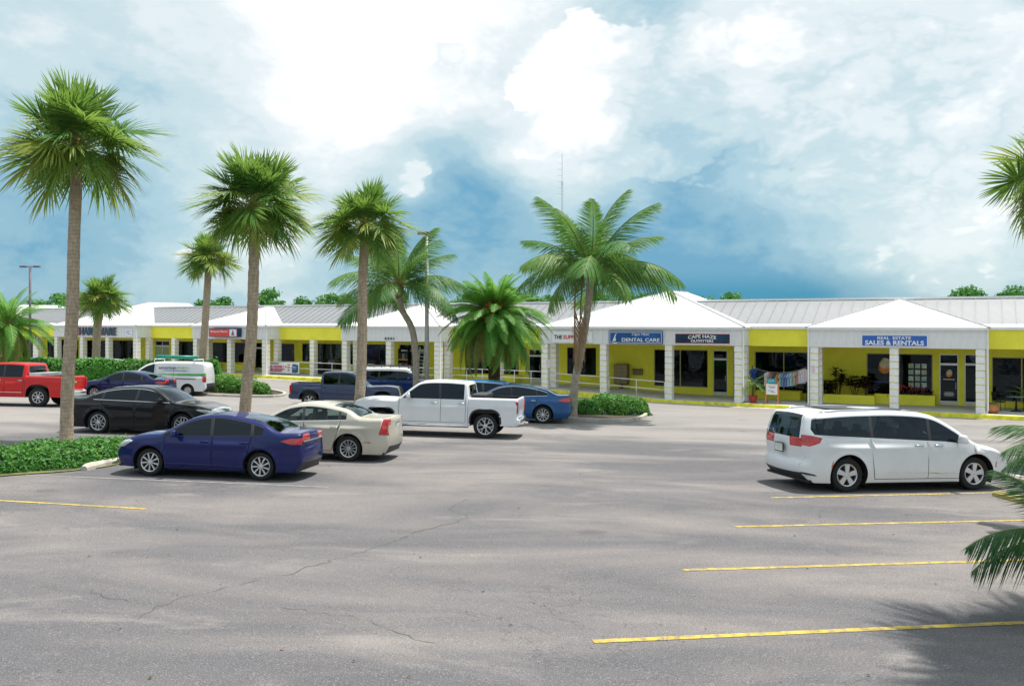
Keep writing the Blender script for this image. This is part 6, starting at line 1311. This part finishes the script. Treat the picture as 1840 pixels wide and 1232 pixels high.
# hardware store things on the left walkway
def grill(px, V, label, m):
    U = BU(px, V); r = thing('barbecue_grill', label, 'grill', lp(U, V), 'grills outside the hardware store')
    MB().prism([(-.4, .0), (.4, .0), (.4, .2), (.3, .38), (-.3, .38), (-.4, .2)], -.28, .28).build('lid', m, r, bevel=.03).location = (0, 0, .82)
    MB().bb(-.38, .38, -.27, .27, .1, .82).build('cabinet', M_BLKM, r); MB().bb(-.8, -.41, -.2, .2, .80, .84).bb(.41, .8, -.2, .2, .80, .84).build('side_shelves', M_BLKM, r); MB().tube([(-.3, -.3, .93), (-.3, -.36, .95), (.3, -.36, .95), (.3, -.3, .93)], .015, 6).build('handle', M_CHROME, r)
grill(578, 2.6, 'black barbecue grill behind the banner end of the railing', M_BLKM); grill(600, 2.6, 'dark grey barbecue grill right of the black one', mat('grey enamel', (.06, .06, .065), .35)); grill(672, 2.6, 'black barbecue grill under the 8501 number', M_BLKM)
U = BU(384, 2.4); r = thing('rubbish_bin', 'blue plastic bin by the paint shop window', 'bin', lp(U, 2.4)); MB().lathe([(.001, .0), (.3, 0), (.36, .95), (.38, .95), (.38, 1.0), (.001, 1.04)], 20).build('drum', mat('blue plastic', (.012, .07, .2), .5), r, smooth=False); MB().lathe([(.39, .99), (.40, 1.05), (.2, 1.2), (.001, 1.22)], 20).build('lid', MATS['blue plastic'], r)
U = BU(752, 3.2); r = thing('ladder', 'white stepladder leaning in the dark doorway', 'ladder', lp(U, 3.4) @ Matrix.Rotation(R(-8), 4, 'X'))
for x in (-.22, .22): MB().bb(x - .03, x + .03, -.02, .02, 0, 2.3).build('rail', M_SW, r)
for k in range(8): MB().bb(-.19, .19, -.025, .025, .25 + k * .26, .28 + k * .26).build('rung', M_SW, r)
U = BU(727, 3.5); r = thing('display_rack', 'yellow-topped tool rack beside the stepladder', 'rack', lp(U, 3.3)); MB().bb(-.42, .42, -.02, .3, 1.25, 1.34).build('shelf', mat('rack yellow', (.65, .35, .03), .5), r); MB().bb(-.42, .42, -.02, .3, .6, .66).build('shelf', M_SW, r)
for x in (-.42, .42): MB().bb(x - .03, x + .03, .0, .3, 0, 2.1).build('upright', M_BLKM, r)
for k in range(9): MB().bb(-.36 + (k % 3) * .26, -.16 + (k % 3) * .26, .02, .24, (.1, .67, 1.35)[k // 3], (.45, 1.1, 1.8)[k // 3] - .05 * (k % 2)).build('tool_box', mat('tool ' + str(k % 4), ((.04, .05, .07), (.4, .05, .03), (.03, .03, .03), (.3, .3, .32))[k % 4], .5), r)
def planter2(p0, p1, lb): return planter(p0, p1, 3.0, 3.8, .5, lb)
for p0, p1, lb in ((388, 410, 'lime planter under the left paint shop window'), (421, 441, 'lime planter under the right paint shop window'), (845, 925, 'lime planter behind the date palm'), (548, 562, 'small lime planter by the banner')): planter2(p0, p1, lb)
r = thing('hanging_sign', 'brown wooden triangle sign hanging under the paint shop fascia', 'sign', BL(BU(438, .3), .3, ZF)); MB().prism([(-.45, -.02), (.3, -.02), (.3, -.34), (.0, -.30)], -.03, .03).build('board', mat('brown timber', (.22, .07, .03), .6), r)
# dim stock inside the shops
q = random.Random(12)
for i, (u0, u1, z0, z1, mul, kd) in enumerate(ops):
    if kd != 'win' or u1 - u0 < 1.2: continue
    n = max(1, int((u1 - u0) / 1.6)); ml = []
    for k in range(n):
        uc = u0 + (k + .5) * (u1 - u0) / n; part(MB().bb(uc - .55, uc + .55, 5.4, 5.9, fz(uc) + .01, fz(uc) + q.uniform(.9, 1.6)), 'stock_shelf', mat('stock ' + str((i + k) % 5), ((.10, .09, .08), (.30, .30, .31), (.22, .05, .04), (.05, .09, .14), (.25, .22, .15))[(i + k) % 5], .8, var=.6, vs=5))
# fallen leaves and litter on the asphalt
q = random.Random(77); lt = MB()
for k in range(46):
    p = G(q.uniform(60, 1840), q.uniform(800, 1225)); s_ = q.uniform(.008, .022); a = q.random() * 6.28
    pts = [Vector((math.cos(a + w) * s_ * e, math.sin(a + w) * s_ * e, 0)) for w, e in ((0, 1.5), (1.6, .6), (3.14, 1.3), (4.7, .6))]; lt.poly([(p.x + v.x, p.y + v.y, gz(p.x, p.y) + .006 + .006 * j) for j, v in enumerate(pts)])
o = lt.build('leaf_litter', mat('dry leaf', (.16, .10, .05), .9, var=.5, vs=3)); tag(o, 'scattered dry leaf litter on the asphalt', 'litter', kind='stuff')
